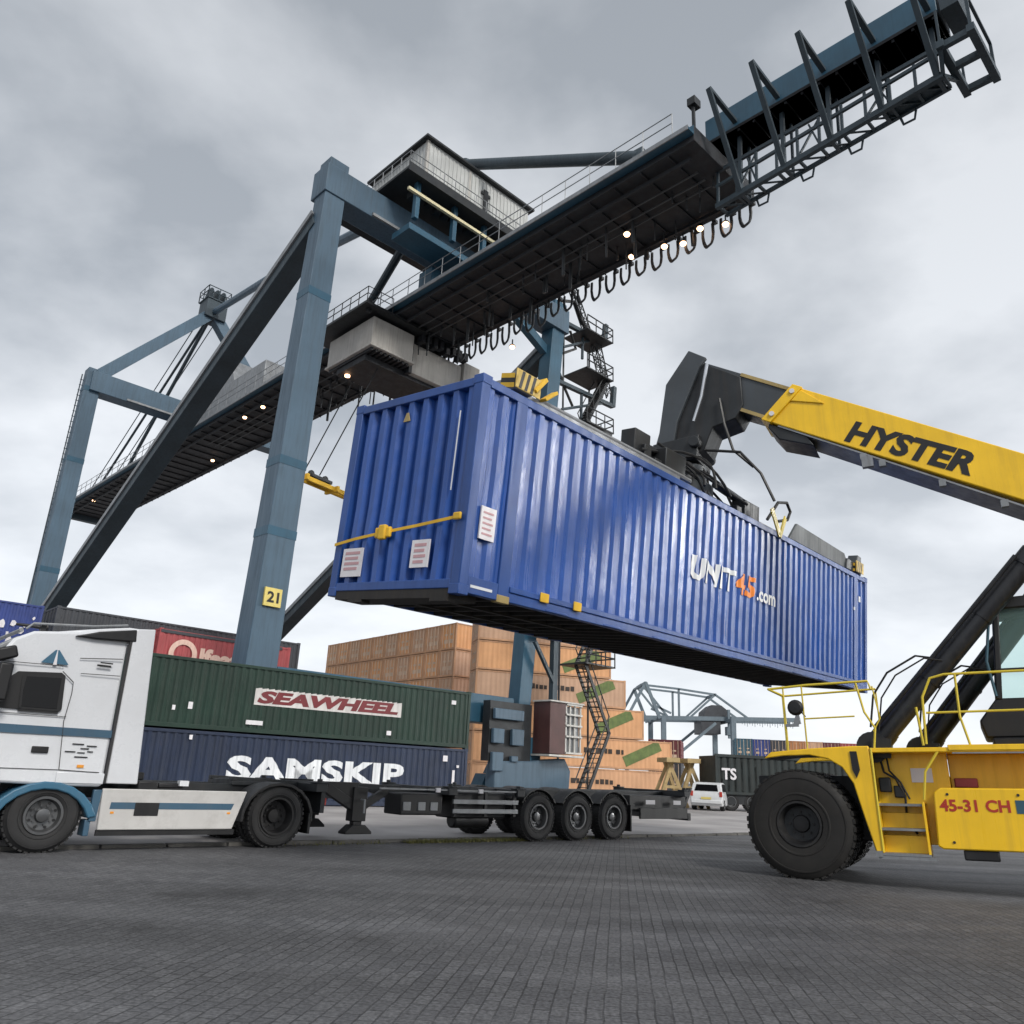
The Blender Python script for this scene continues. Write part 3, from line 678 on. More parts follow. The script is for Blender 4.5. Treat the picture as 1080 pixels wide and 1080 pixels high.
        m = MB(); m.lathe([(.001, -.22), (.24, -.22), (.24, .22), (.001, .22)], (1.22+sh, y, 1.98), 'y', 18); m.bar((1.22+sh, y-.3, 1.98), (1.5+sh, y-.3, 1.95), .06, .3); m.build('cylinder_lug', M['steel_dark'], rs)
        m = MB(); p = [a+Vector((-.05, -.2, .25)), a+Vector((.05, -.22, .75)), a+Vector((.3, -.22, 1.1)), a+Vector((.75, -.2, 1.35)), a+Vector((1.0, -.19, 1.3))]; m.tube(p, .018, 6)
        q = [v+Vector((.12, -.02, -.05)) for v in p]; m.tube(q, .014, 6); m.build('hose', M['hose'], rs)
    # operator cab
    cx0, cx1, cy0, cy1, cz0, cz1 = 3.12, 4.85, .85, 2.15, 2.10, 4.22
    m = MB(); m.prism([(cx0-.28, 2.12), (cx0-.34, 2.38), (cx0-.06, 2.72), (cx1, 2.72), (cx1, 2.12)], cy0, cy1); m.box(cx0-.2, cx1+.1, cy0-.1, cy1, 1.98, 2.12); m.build('cab_base', M['black'], rs, bevel=.03)
    m = MB()
    def pil(x, xt, y): m.bar((x, y, 2.70), (xt, y, cz1-.05), .09, .12)
    for y in (cy0+.05, cy1-.05): pil(cx0-.02, cx0+.16, y); pil(cx1-.6, cx1-.6, y); pil(cx1-.06, cx1-.06, y)
    m.prism([(cx0+.06, cz1-.10), (cx0+.16, cz1+.08), (cx1, cz1+.12), (cx1, cz1-.08)], cy0-.02, cy1+.02)
    m.box(cx0+.02, cx1, cy0-.015, cy0+.03, 3.12, 3.18)
    c = m.build('cab_frame', M['black'], rs, bevel=.02)
    m = MB(); m.add([(cx0+.02, cy0+.04, 2.72), (cx1-.06, cy0+.04, 2.72), (cx1-.06, cy0+.04, cz1-.1), (cx0+.16, cy0+.04, cz1-.1)], [(0,1,2,3)])
    m.add([(cx0-.02, cy0+.06, 2.72), (cx0-.02, cy1-.06, 2.72), (cx0+.15, cy1-.06, cz1-.1), (cx0+.15, cy0+.06, cz1-.1)], [(0,1,2,3)]); m.build('glazing', M['cabglass'], c)
    m = MB(); m.box(3.9, 4.4, 1.2, 1.75, 2.72, 3.0); m.prism([(4.25, 2.9), (4.45, 2.9), (4.55, 3.75), (4.38, 3.75)], 1.2, 1.75); m.build('seat', M['black'], c, bevel=.05)
    m = MB(); m.tube([(cx0-.05, cy0-.02, 2.75), (cx0-.10, cy0-.02, 3.3), (cx0+.02, cy0-.02, 3.9)], .022, 8); m.build('grab_rail', M['teal_box'], c)
    # boom
    y0, y1 = BY-.42, BY+.42
    yel = BOOM_YEL
    m = MB(); m.prism(yel, y0, y1); b = m.build('boom', Y, rs, bevel=.02)
    (tx, tz), (bx, bz) = yel[0], yel[-1]
    dx = Vector((yel[1][0]-tx, 0, yel[1][1]-tz)).normalized(); up = Vector((-dx.z, 0, dx.x))
    if up.z < 0: up = -up
    tl = Vector((tx, 0, tz)); bl = Vector((bx, 0, bz)); hgt = (tl-bl).length
    # stiffened collar at the mouth, running back in a taper
    m = MB()
    c0 = bl; c1 = tl; n = (c1-c0)
    def q(a, b): return (c0+n*b+dx*a)
    col = [q(-.05, -.02), q(.16, -.02), q(.16, 1.02), q(-.05, 1.02)]
    m.prism([(p.x, p.z) for p in col], y0-.05, y1+.05)
    tp = [q(.16, .95), q(.75, .80), q(.16, .62)]
    m.prism([(p.x, p.z) for p in tp], y0-.03, y0-.002)
    m.build('boom_collar', Y, b, bevel=.015)
    m = MB()
    for k in (.18, .84): p = q(.06, k); m.lathe([(.001, 0), (.05, 0), (.05, .03), (.001, .03)], (p.x, y0-.085, p.z), 'y', 12)
    build_each(m, 'lamp_lens', M['placard'], b)
    m = MB(); pts = [q(.1, -.02), q(.9, -.02), q(1.15, -.18), q(.5, -.30), q(.15, -.12)]; m.prism([(p.x, p.z) for p in pts], y0+.05, y1-.05); m.build('wear_pad_housing', M['steel_dark'], b, bevel=.02)
    m = MB()      # bottom flange and fittings
    L_ = 9.2
    p0 = q(.3, -.015); p1 = p0+dx*L_; m.bar((p0.x, BY, p0.z), (p1.x, BY, p1.z), .80, .03, up=tuple(up))
    for t in (2.0, 2.35, 3.4, 4.4): 
        p = q(t, -.03); m.box(p.x-.05, p.x+.06, y0-.01, y0+.1, p.z-.12, p.z)
    p = q(2.05, -.10); m.box(p.x-.03, p.x+.16, y0-.06, y0+.05, p.z-.22, p.z-.02); m.build('boom_underside', M['steel_grey'], b)
    lt = lettering('HYSTER', .44, 0, 0, y=0, width=2.2, bold=.045, shear=.12)
    base = HY0; hx = HYD.normalized(); hz = Vector((-hx.z, 0, hx.x)); hz = hz if hz.z > 0 else -hz
    lt.v = [tuple(base+hx*a+hz*c2+Vector((0, y0-.008, 0))) for a, bb, c2 in lt.v]
    lt.build('lettering', M['black'], b, smooth=0)
    m = MB(); pts = [q(5.25, .02), q(5.9, .02), q(5.9, .48), q(5.78, .40)]; m.prism([(p.x, p.z) for p in pts], y0-.012, y0+.01); m.build('boom_decal', M['black'], b)
    # inner telescopic section and gooseneck head
    m = MB(); m.prism(BOOM_IN, y0+.09, y1-.09); m.build('telescopic_section', M['boom_in'], rs, bevel=.02)
    m = MB()
    for z in (.93, .10):
        a = q(-.02, z); c2 = q(-1.15, z); m.bar((a.x, y0+.075, a.z), (c2.x, y0+.075, c2.z), .03, .07)
    build_each(m, 'wear_strip', M['cream'], rs)
    for yy in (y0-.06, y1-.04):
        m = MB(); m.prism(HEAD, yy, yy+.10); m.build('boom_head', M['boom_in'], rs, bevel=.02)
    m = MB(); m.prism(HEAD_IN, y0+.04, y1-.04); m.build('head_core', M['steel_dark'], rs, bevel=.02)
    m = MB(); m.tube(HEADROD, .035, 8); m.build('guard_strip', M['chrome'], rs)
    m = MB(); m.prism(CARR, y0-.1, y1+.1); m.lathe([(.001, -.62), (.12, -.62), (.12, .62), (.001, .62)], (CARR_PIN[0], BY, CARR_PIN[1]), 'y', 14); m.build('rotator_yoke', M['steel_dark'], rs, bevel=.02)
    m = MB(); p = CARR_PIN; m.tube([(p[0]+.55, BY-.45, p[1]+.9), (p[0]+.62, BY-.5, p[1]+.3), (p[0]+.75, BY-.48, p[1]-.3), (p[0]+1.1, BY-.4, p[1]-.7)], .03, 6)
    m.tube([(p[0]+.2, BY-.5, p[1]-.2), (p[0]+.9, BY-.55, p[1]-.4), (p[0]+1.25, BY-.5, p[1]-.9), (p[0]+1.45, BY-.5, p[1]-1.5)], .03, 6); m.build('hose', M['hose'], rs)
BOOM_YEL = [(.58, 8.86), (9.0, 3.77), (8.5, 3.26), (-.06, 8.26)]
BOOM_IN = [(-1.6, 10.15), (2.0, 7.97), (2.0, 7.24), (-.8, 8.80)]
HEAD = [(-1.47, 10.19), (-2.01, 9.5), (-2.21, 8.41), (-2.36, 7.96), (-2.1, 7.72), (-1.95, 7.9), (-1.8, 8.6), (-1.25, 9.75), (-1.1, 9.92)]
HEAD_IN = [(-2.0, 8.0), (-1.7, 9.4), (-1.2, 9.86), (-.45, 9.35), (-.45, 8.72), (-.62, 8.45), (-1.1, 8.35), (-1.3, 7.9), (-1.6, 7.75)]
HEADROD = [(-1.09, .84, 9.74), (-1.25, .84, 9.03), (-1.45, .84, 8.5)]
CARR = [(-2.35, 8.15), (-1.35, 8.2), (-1.45, 7.68), (-2.25, 7.66)]; CARR_PIN = (-1.45, 8.02)
HY0 = Vector((1.34, 0, 7.52)); HYD = Vector((1.94, 0, -1.07))
stacker()

# =================================================================== articulated truck: tractor and empty trailer
tk = thing('semi_truck', 'white tractor unit with blue stripe parked at the left', 'truck', MT)
def pw(*pts):  # near-side outline helper
    return list(pts)
def truck():
    W = 2.44
    Wm, Bm = M['truck_w'], M['truck_b']
    # cab shell: outline pushed across, with a narrower roof by tapering in y
    out = [(-1.40, .95), (-1.42, 1.35), (-1.32, 1.85), (-1.02, 2.62), (-.86, 2.90), (-.62, 3.04), (0, 3.12), (.66, 3.20), (.70, 3.20), (.70, .92), (.64, .90), (.12, .90)]
    m = MB(); n = len(out)
    def tap(x, y, z):
        t = max(0, min(1, (z-2.35)/.9)); ins = .10*t*t + .03*max(0, (-x-.9))
        return (x, ins if y == 0 else W-ins, z)
    # build sides with a few rows so that they curve
    v = [tap(x, 0, z) for x, z in out] + [tap(x, 1, z) for x, z in out]
    m.add(v, [tuple(range(n)), tuple(range(2*n-1, n-1, -1))] + [(i, (i+1) % n, n+(i+1) % n, n+i) for i in range(n)])
    cab = m.build('cab', Wm, tk, bevel=.05)
    m = MB(); m.prism([(-1.38, .35), (-1.44, .6), (-1.42, .94), (-.62, .94), (-.62, .82), (-.80, .45), (-.80, .35)], .02, W-.02); m.build('bumper', Wm, tk, bevel=.03)
    # rear air deflector
    m = MB()
    for y in (.0, W-.05): m.prism([(.745, .95), (.745, 3.23), (.80, 3.27), (1.06, 3.30), (1.10, 2.6), (1.20, .95)], y, y+.05)
    build_each(m, 'side_deflector', Wm, tk, bevel=.015)
    m = MB(); m.prism([(-.30, 3.09), (.20, 3.2), (.72, 3.30), (1.02, 3.30), (1.02, 3.14), (-.2, 3.05)], .18, W-.18); m.build('roof_deflector', Wm, tk, bevel=.03)
    m = MB(); m.prism([(-.08, 3.04), (.25, 3.15), (.78, 3.255), (.80, 3.06), (.2, 3.03)], -.012, .30); m.build('roof_vent', M['black'], tk, bevel=.02)
    m = MB(); m.tube([(-.7, .25, 3.08), (-.62, .25, 3.17), (.2, .25, 3.25), (.7, .25, 3.34)], .018, 6); m.tube([(-.75, .3, 3.06), (-.75, W-.3, 3.06)], .03, 8); m.build('roof_rail', M['steel_grey'], tk)
    m = MB(); m.box(-.50, -.43, .3, .4, 3.07, 3.2); m.lathe([(.02, 0), (.03, .3), (.07, .42)], (-.8, .5, 3.16), 'x', 10); m.build('air_horn', M['black'], tk)
    # shut lines, sill
    m = MB(); m.box(.703, .74, -.004, .05, .95, 3.18); m.box(.703, .74, W-.05, W, .95, 3.2); build_each(m, 'cab_gap', M['gap'], tk)
    m = MB()
    for p, q in (((.02, 2.36), (.03, 2.2)), ((.03, 2.2), (.0, 1.8)), ((.0, 1.8), (.07, 1.12)), ((.07, 1.12), (.62, 1.10)), ((-.15, 2.5), (.02, 2.36))): m.bar((p[0], -.002, p[1]), (q[0], -.002, q[1]), .008, .012)
    m.bar((.1, .01, 2.50), (.66, .008, 2.52), .008, .01); m.bar((.05, .02, 2.72), (.66, .02, 2.78), .006, .012); m.build('shut_line', M['gap'], tk)
    m = MB()
    for p, q in (((-1.36, 1.12), (.07, 1.12)), ((-1.0, 2.56), (-.15, 2.58)), ((-1.28, 1.86), (.02, 1.86))): m.bar((p[0], .0, p[1]), (q[0], .0, q[1]), .008, .009)
    build_each(m, 'panel_crease', M['gap'], tk)
    m = MB()
    for x in (-1.1, .3): m.box(x, x+.09, -.012, .01, 1.16, 1.20)
    build_each(m, 'marker_lamp', M['tail'], tk)
    m = MB(); m.box(-.62, -.10, -.012, .012, 1.895, 1.92); m.build('window_trim', M['black'], tk)
    m = MB(); m.prism([(.05, .94), (.05, 1.09), (.70, 1.09), (.70, .94)], -.012, .02); m.build('sill', Wm, tk, bevel=.008)
    # side window, windscreen, mirror
    win = [(-.98, 1.92), (-.09, 1.92), (-.06, 1.96), (-.10, 2.44), (-.16, 2.48), (-.72, 2.44), (-.80, 2.36)]
    m = MB(); m.prism(win, -.008, .03); w = m.build('side_window', M['black'], tk, bevel=.006)
    m = MB(); m.prism([(-.62, 1.96), (-.13, 1.96), (-.15, 2.40), (-.60, 2.38)], -.016, -.006); m.build('pane', M['winglass'], w)
    m = MB(); m.prism([(-.62, 1.94), (-.66, 2.38), (-.63, 2.38), (-.59, 1.94)], -.02, -.002); m.build('window_pillar', M['black'], w)
    m = MB(); m.add([(-1.41, .2, 1.45), (-1.41, W-.2, 1.45), (-1.03, W-.25, 2.64), (-1.03, .25, 2.64)], [(0,1,2,3)]); 
    m.v = [(x-.012, y, z) for x, y, z in m.v]; m.build('windscreen', M['winglass'], tk)
    m = MB(); m.prism([(-1.1, 2.70), (-.86, 2.78), (-.80, 2.62), (-1.05, 2.52)], -.26, -.02); m.box(-1.02, -.84, -.30, -.06, 2.0, 2.52); m.bar((-.9, -.1, 2.68), (-.84, .06, 2.7), .06); m.build('mirror', M['black'], tk, bevel=.04)
    m = MB(); m.prism([(-1.12, 2.72), (-.80, 2.95), (-.74, 2.92), (-1.05, 2.68)], .1, W-.1); m.build('sun_visor', M['steel_grey'], tk, bevel=.02)
    # blue stripe, emblem, lettering blocks, handle
    m = MB(); m.prism([(-1.36, 1.59), (-1.34, 1.71), (.695, 1.71), (.695, 1.60)], -.0035, .004); m.build('stripe', M['truck_db'], tk)
    m = MB(); m.prism([(-.46, 2.60), (-.30, 2.80), (-.25, 2.80), (-.09, 2.60)], .008, .02); e = m.build('emblem', M['truck_b'], tk)
    m = MB(); m.prism([(-.30, 2.58), (-.275, 2.84), (-.25, 2.58)], .004, .012); m.build('emblem_spire', M['placard'], e)
    m = MB()
    for x, z, w_ in ((.18, 1.48, .16), (.38, 1.46, .14), (.10, 1.37, .14), (.27, 1.36, .10), (.40, 1.38, .08), (.24, 1.30, .18), (.30, 1.42, .12)): m.box(x, x+w_, -.004, .003, z, z+.016)
    m.box(.30, .50, -.002, .003, 2.63, 2.66); m.box(.34, .52, -.002, .003, 2.68, 2.70); m.build('door_marking', M['black'], tk)
    m = MB(); m.box(-.34, -.12, -.022, .01, 1.34, 1.43); m.build('door_handle', M['black'], tk, bevel=.012)
    # front arch, step panel
    m = MB(); arc = [(math.cos(a), math.sin(a)) for a in [R(172-i*15.5) for i in range(11)]]
    o1 = [(-.02+.74*c, .30+.66*s_) for c, s_ in arc]; o2 = [(-.02+.62*c, .30+.555*s_) for c, s_ in reversed(arc)]
    m.prism(o1+o2, -.03, .45); m.build('front_arch', Bm, tk, bevel=.02)
    m = MB(); m.prism([(-.66, .94), (.62, .94), (.60, .60), (-.64, .60)], .46, 1.95); m.build('engine_bay', M['black'], tk)
    m = MB(); m.prism([(.60, .42), (.60, .86), (.72, .86), (.70, .42)], .0, .08); m.box(.56, .64, .02, .3, .22, .44); m.build('arch_flap', M['truck_db'], tk, bevel=.01)
    # chassis, skirts
    m = MB()
    for y in (.75, 1.55): m.box(-.9, 4.55, y, y+.09, .72, .98)
    for x in (1.1, 2.3, 3.2, 4.4): m.box(x, x+.12, .8, 1.6, .76, .94)
    m.box(1.0, 1.2, .3, 2.1, .90, 1.0); m.tube([(3.58, .3, .5), (3.58, 2.2, .5)], .12, 10); m.tube([(0, .3, .5), (0, 2.2, .5)], .1, 10); m.build('chassis', M['steel_dark'], tk, bevel=.01)
    m = MB(); m.prism([(.74, .30), (.72, .88), (2.98, .88), (2.90, .62), (2.80, .30)], .0, .06); m.box(.9, 2.7, .06, .6, .35, .8)
    sk = m.build('side_skirt', M['skirt'], tk, bevel=.015)
    m = MB(); m.prism([(.86, .595), (.87, .69), (2.78, .69), (2.74, .595)], -.004, .004); m.build('stripe', M['truck_db'], sk)
    m = MB(); m.box(1.22, 1.58, -.012, .004, .50, .69); m.build('filler_door', M['black'], sk, bevel=.01)
    m = MB()
    for x in (.88, 2.68): m.box(x, x+.05, -.008, .003, .53, .56)
    build_each(m, 'reflector', M['tail'], sk)
    m = MB(); m.box(.74, 2.85, .03, .08, .22, .30); m.build('skirt_foot', M['black'], tk)
    m = MB(); m.box(1.22, 1.52, .02, .4, .86, 1.0); m.box(1.0, 1.45, .5, 2.0, 1.0, 1.12); m.box(1.55, 1.95, .1, .5, .90, .98); m.build('battery_box', M['black'], tk, bevel=.02)
    m = MB(); m.box(1.86, 2.0, .04, .16, .94, 1.02); m.build('deck_lamp', M['white'], tk)
    m = MB()
    m.lathe([(.001, 0), (.48, 0), (.50, .04), (.001, .05)], (3.5, 1.22, 1.02), 'z', 24); m.box(3.0, 4.0, .7, 1.75, .96, 1.03); m.prism([(3.9, 1.03), (4.3, .97), (4.3, .92), (3.9, .92)], .8, 1.64); m.build('fifth_wheel', M['steel_dark'], tk, bevel=.01)
    # drive axle mudguards
    arc = [(math.cos(a), math.sin(a)) for a in [R(185-i*19) for i in range(11)]]
    o1 = [(3.58+.66*c, .46+.58*s_) for c, s_ in arc]; o2 = [(3.58+.61*c, .46+.53*s_) for c, s_ in reversed(arc)]
    for y in (.0, W-.6):
        m = MB(); m.prism(o1+o2, y, y+.6); m.box(4.16, 4.21, y, y+.6, .22, .55); m.build('mudguard', M['black'], tk, bevel=.008)
    m = MB(); m.box(4.42, 4.5, .1, 2.3, .55, .95); m.build('rear_bumper', M['steel_dark'], tk)
    m = MB()
    for y in (.12, 2.0): m.box(4.5, 4.54, y, y+.3, .68, .80)
    build_each(m, 'tail_light', M['red_text'], tk)
    # coiled air lines
    m = MB()
    for k in range(3):
        pts = [(1.12+.35*t, .9+k*.12+.03*math.sin(t*40), 1.6-.7*t+.35*(t-.5)**2) for t in [i/24 for i in range(25)]]; m.tube(pts, .02, 6)
    m.build('air_line', M['hose'], tk)
    wheel(tk, (0, .03, .5), .5, .30, .245, .06, M['rim'], M['rubber'], 10)
    wheel(tk, (0, W-.33, .5), .5, .30, .29, .06, M['rim'], M['rubber'], 10)
    for y in (.02, .33, W-.64, W-.33): wheel(tk, (3.58, y, .5), .5, .29, .29, .16, M['rim'] if y > .1 else M['rim_d'], M['rubber'], 10)
truck()

tr = thing('trailer', 'empty black skeletal container trailer coupled behind the white tractor', 'trailer', MT)
def trailer():
    W = 2.44
    m = MB()
    for y in (.72, 1.6):
        m.prism([(3.0, 1.03), (3.0, 1.10), (4.3, 1.06), (6.3, 1.04), (6.9, 1.02), (15.2, 1.10), (15.2, .82), (7.4, .70), (6.7, .78), (6.2, .94), (4.4, .94)], y, y+.14)
    for x in (3.1, 4.4, 5.6, 7.0, 8.3, 9.4, 10.6, 11.8, 13.2, 14.4): m.box(x, x+.12, .86, 1.6, .88, 1.0)
    m.box(3.0, 5.2, .9, 1.55, 1.03, 1.05); m.build('chassis', M['steel_dark'], tr, bevel=.012)
    for x in (4.25, 7.2, 9.05, 14.9):
        m = MB(); zb = .90 if x < 10 else 1.0; m.box(x, x+.22, .0, W, zb, zb+.14)
        for y in (.0, W-.2): m.box(x-.03, x+.25, y, y+.2, zb+.14, zb+.17); m.tube([(x+.11, y+.1, zb+.16), (x+.11, y+.1, zb+.22)], .05, 8)
        m.build('bolster', M['steel_dark'], tr, bevel=.01)
    m = MB(); m.box(5.6, 9.2, .03, .07, .98, 1.01); m.build('side_rail', M['steel_grey'], tr)
    # landing legs
    for y in (.25, W-.45):
        m = MB(); m.box(5.18, 5.48, y, y+.22, .40, 1.0); m.box(5.24, 5.42, y+.03, y+.17, .22, .42); m.prism([(5.05, .22), (5.20, .34), (5.46, .34), (5.61, .22), (5.61, .18), (5.05, .18)], y-.04, y+.22)
        m.bar((5.3, y+.09, .62), (4.62, y+.09, .98), .12, .18); m.bar((5.34, y+.09, .60), (5.95, y+.09, .96), .10, .14); m.prism([(4.55, 1.08), (5.3, 1.08), (5.25, .70)], y+.04, y+.12)
        m.build('landing_leg', M['black'], tr, bevel=.01)
    m = MB(); m.tube([(5.32, .3, .78), (5.32, 2.1, .78)], .035, 8); m.tube([(5.32, .22, .78), (5.32, .08, .78), (5.32, .08, .55)], .02, 6); m.build('crank', M['steel_grey'], tr)
    # side guards and boxes between the legs and axles
    m = MB()
    for z in (.56, .74): m.box(7.35, 9.1, .02, .06, z, z+.085)
    g = m.build('side_guard', M['steel_grey'], tr, bevel=.006)
    m = MB(); 
    for x in (7.4, 8.2, 9.0): m.box(x, x+.07, .06, .12, .5, 1.02)
    build_each(m, 'guard_bracket', M['black'], tr)
    m = MB(); m.box(6.15, 7.15, .12, .7, .52, .92); m.box(7.45, 8.9, .2, .75, .46, .96); m.tube([(7.6, .4, .42), (8.5, .4, .42)], .16, 14); m.build('locker', M['black'], tr, bevel=.03)
    m = MB()
    for x in (6.2, 6.55, 6.85): m.box(x, x+.18, .105, .125, .60, .76)
    build_each(m, 'air_bottle', M['steel_grey'], tr, bevel=.02)
    for x in (6.9, 8.0): 
        m = MB(); m.box(x, x+.10, .01, .05, .95, 1.03); m.build('side_marker', M['placard'], tr)
    for ax in (9.72, 10.95, 12.18):
        for y in (.03, W-.41): wheel(tr, (ax, y, .5), .5, .38, .25, .10, M['rim'], M['rubber'], 10)
        m = MB(); m.tube([(ax, .3, .5), (ax, 2.1, .5)], .075, 10)
        for y in (.62, 1.66): m.box(ax-.5, ax+.35, y, y+.1, .45, .58); m.tube([(ax+.28, y+.05, .58), (ax+.28, y+.05, .86)], .12, 12)
        m.build('axle', M['steel_dark'], tr)
        arc = [(math.cos(a), math.sin(a)) for a in [R(150-i*12) for i in range(11)]]
        o1 = [(ax+.585*c, .5+.585*s_) for c, s_ in arc]; o2 = [(ax+.56*c, .5+.56*s_) for c, s_ in reversed(arc)]
        for y in (.02, W-.42):
            m = MB(); m.prism(o1+o2, y, y+.4); m.build('mudguard', M['black'], tr)
    m = MB(); m.box(12.78, 12.82, .02, .42, .18, .78); m.box(12.78, 12.82, W-.42, W-.02, .18, .78); build_each(m, 'mud_flap', M['black'], tr)
    m = MB(); m.box(15.1, 15.22, .05, W-.05, .42, .60); m.box(15.12, 15.2, .3, .45, .6, .9); m.box(15.12, 15.2, 2.0, 2.15, .6, .9); m.box(13.2, 15.1, .06, .12, .46, .72); m.box(12.95, 15.2, .2, .7, .62, 1.0); m.build('rear_bumper', M['black'], tr, bevel=.01)
    m = MB(); m.box(13.4, 13.75, .05, .06, .80, .90); m.box(14.5, 14.8, .05, .06, .80, .9); build_each(m, 'reflective_plate', M['placard'], tr)
    m = MB(); m.prism([(15.1, .72), (15.45, 1.22), (15.52, 1.22), (15.2, .72)], .2, .35); m.build('rear_stop', M['black'], tr)
trailer()

# =================================================================== gantry crane
CO = Vector((-11.1, 36.0, 0))
MK = azm(CO, 46)                 # local x = across the portal, local y = along the girder (away to the left)
cr = thing('gantry_crane', 'tall blue gantry crane marked 21 rising behind the stacked containers', 'crane', MK)
def c(u, v, z): return (v, u, z)
def lattice(m, p, q, w, n, r=.03, up=(0, 0, 1)):
    """four-chord lattice strip from p to q"""
    p = Vector(p); q = Vector(q); d = (q-p).normalized(); upv = Vector(up)
    if abs(d.dot(upv)) > .95: upv = Vector((1, 0, 0))
    a = d.cross(upv).normalized(); b = a.cross(d)
    cs = [a*(w/2*i)+b*(w/2*j) for i, j in ((-1,-1),(1,-1),(1,1),(-1,1))]
    for k in cs: m.tube([p+k, q+k], r, 5)
    for i in range(n):
        s = p+(q-p)*(i/n); e = p+(q-p)*((i+1)/n)
        for j in range(4):
            a1, b1 = cs[j], cs[(j+1) % 4]
            if i % 2: a1, b1 = b1, a1
            m.tube([s+a1, e+b1], r*.6, 4, False)
            m.tube([s+cs[j], s+cs[(j+1) % 4]], r*.6, 4, False)
def handrail(m, pts, h=1.0, step=1.6, r=.028):
    pts = [Vector(p) for p in pts]
    for k in (h, h*.55): m.tube([p+Vector((0, 0, k)) for p in pts], r, 5, False)
    for p, q in zip(pts, pts[1:]):
        n = max(1, int((q-p).length/step))
        for i in range(n+1): s = p+(q-p)*(i/n); m.tube([s, s+Vector((0, 0, h))], r, 4, False)

def crane():
    D = 35.5
    legs = [((0, 0, 2.2), (-.6, .35, 32.2)), ((0, 16.5, 2.2), (-.5, 18.2, 32.2)), ((D, -.2, 2.2), (D-.4, -.1, 32.0)), ((D, 16.9, 2.2), (D-.4, 17.6, 32.0))]
    for i, (p, q) in enumerate(legs):
        P, Q = Vector(c(*p)), Vector(c(*q))
        m = MB()
        for cc, ww in ((P, .62 if i == 1 else 1.0), (Q, .74)):
            m.v += [(cc.x+.78*i_*ww, cc.y+.71*j_*ww, cc.z) for i_, j_ in ((-1,-1),(1,-1),(1,1),(-1,1))]
        m.f = [[3,2,1,0],[4,5,6,7],[0,1,5,4],[1,2,6,5],[2,3,7,6],[3,0,4,7]]; m.m = [0]*6
        lg = m.build('leg', M['crane2'] if i == 1 else M['crane'], cr, bevel=.03)
        m = MB()
        for t in (.30, .415, .72, .93):
            s = P+(Q-P)*t; d = (Q-P).normalized(); ww = 1-.26*t; m.bar(s, s+d*.42, 1.45*ww, 1.59*ww, up=(1, 0, 0))
        build_each(m, 'weld_band', M['crane2'] if i != 1 else M['crane_dark'], lg)
        m = MB(); m.bar(P-Vector((0, 0, .3)), P+Vector((0, 0, 1.2)), 2.0, 2.2, up=(1, 0, 0)); m.build('leg_foot', M['crane2'], cr, bevel=.04)
        # travelling bogies
        m = MB(); x, y = P.x, P.y
        for s in (-1, 1):
            m.prism([(x+s*1.5-1.3, .75), (x+s*1.5-1.0, 1.35), (x+s*1.5+1.0, 1.35), (x+s*1.5+1.3, .75), (x+s*1.5+.9, .45), (x+s*1.5-.9, .45)], y-.45, y+.45)
        m.prism([(x-2.0, 1.36), (x-1.6, 2.05), (x+1.6, 2.05), (x+2.0, 1.36)], y-.4, y+.4)
        b = m.build('bogie', M['crane2'], cr, bevel=.03)
        m = MB()
        for s in (-2.4, -.7, .7, 2.4): m.lathe([(.001, -.12), (.34, -.12), (.36, -.1), (.36, .1), (.34, .12), (.001, .12)], (x+s, y, .40), 'y', 16)
        m.build('wheel', M['steel_dark'], b)
    m = MB()
    for x in (-.95, -.55): m.tube([(x, D+.3, 3), (x+.08, D-.1, 31.5)], .05, 5)
    for k in range(60): m.tube([(-.95, D+.3-.006*k, 3+k*.475), (-.55, D+.3-.006*k, 3+k*.475)], .03, 4)
    m.build('ladder', M['crane_dark'], cr)
    # crane number
    s = Vector(c(-.05, -.0, 8.35))
    m = MB(); u0 = .17; yf = -.80   # on the face that looks back along the girder
    m.box(-.42+.05, .42+.05, yf-.12, yf-.01, 7.95, 8.78); sg = m.build('number_sign', M['sign_y'], cr, bevel=.01)
    lt = lettering('21', .50, -.24, 8.12, y=yf-.126, width=.58, bold=.035); lt.build('lettering', M['black'], sg, smooth=0)
    # sill beams and portal beams
    for u in (0, D):
        m = MB(); m.bar(c(u, .9, 4.7), c(u, 15.7, 4.7), 1.2, 1.5); m.build('sill_beam', M['crane2'], cr, bevel=.03)
        m = MB(); m.bar(c(u-.45, -.35, 30.85), c(u-.45, 18.9, 30.85), 1.45, 1.75); m.build('portal_beam', M['crane'], cr, bevel=.04)
        m = MB(); m.bar(c(u-1.25, 2.6, 30.1), c(u-1.25, 9.0, 30.1), .12, .16); m.build('beam_ledge', M['steel_grey'], cr)
    # big diagonals of the side frames
    for v0, v1 in ((.2, -.2), (17.9, 17.0)):
        m = MB(); m.bar(c(-.3, v0, 28.6), c(D-.2, v1, 9.3), 1.15, .85); dgn = m.build('diagonal', M['crane_dark'], cr, bevel=.03)
        m = MB(); p = Vector(c(-.3, v0, 28.6)); q = Vector(c(D-.2, v1, 9.3)); o_ = Vector((-.62, 0, .34)); m.bar(p+o_, q+o_, .12, .3); m.build('edge_strip', M['steel_grey'], dgn)
    # gooseneck of the right leg (inboard brace)
    m = MB(); m.bar(c(-.3, 17.9, 28.2), c(-.3, 14.2, 30.0), .5, .6); m.build('knee_brace', M['crane2'], cr, bevel=.02)
    # girder: wide plate box with flange, rails and stiffeners
    gv0, gv1, gz0, gz1 = 6.9, 11.9, 27.05, 27.85
    m = MB(); m.box(gv0, gv1, -18.8, 63, gz0, gz1); g = m.build('girder', M['soffit'], cr, bevel=.03)
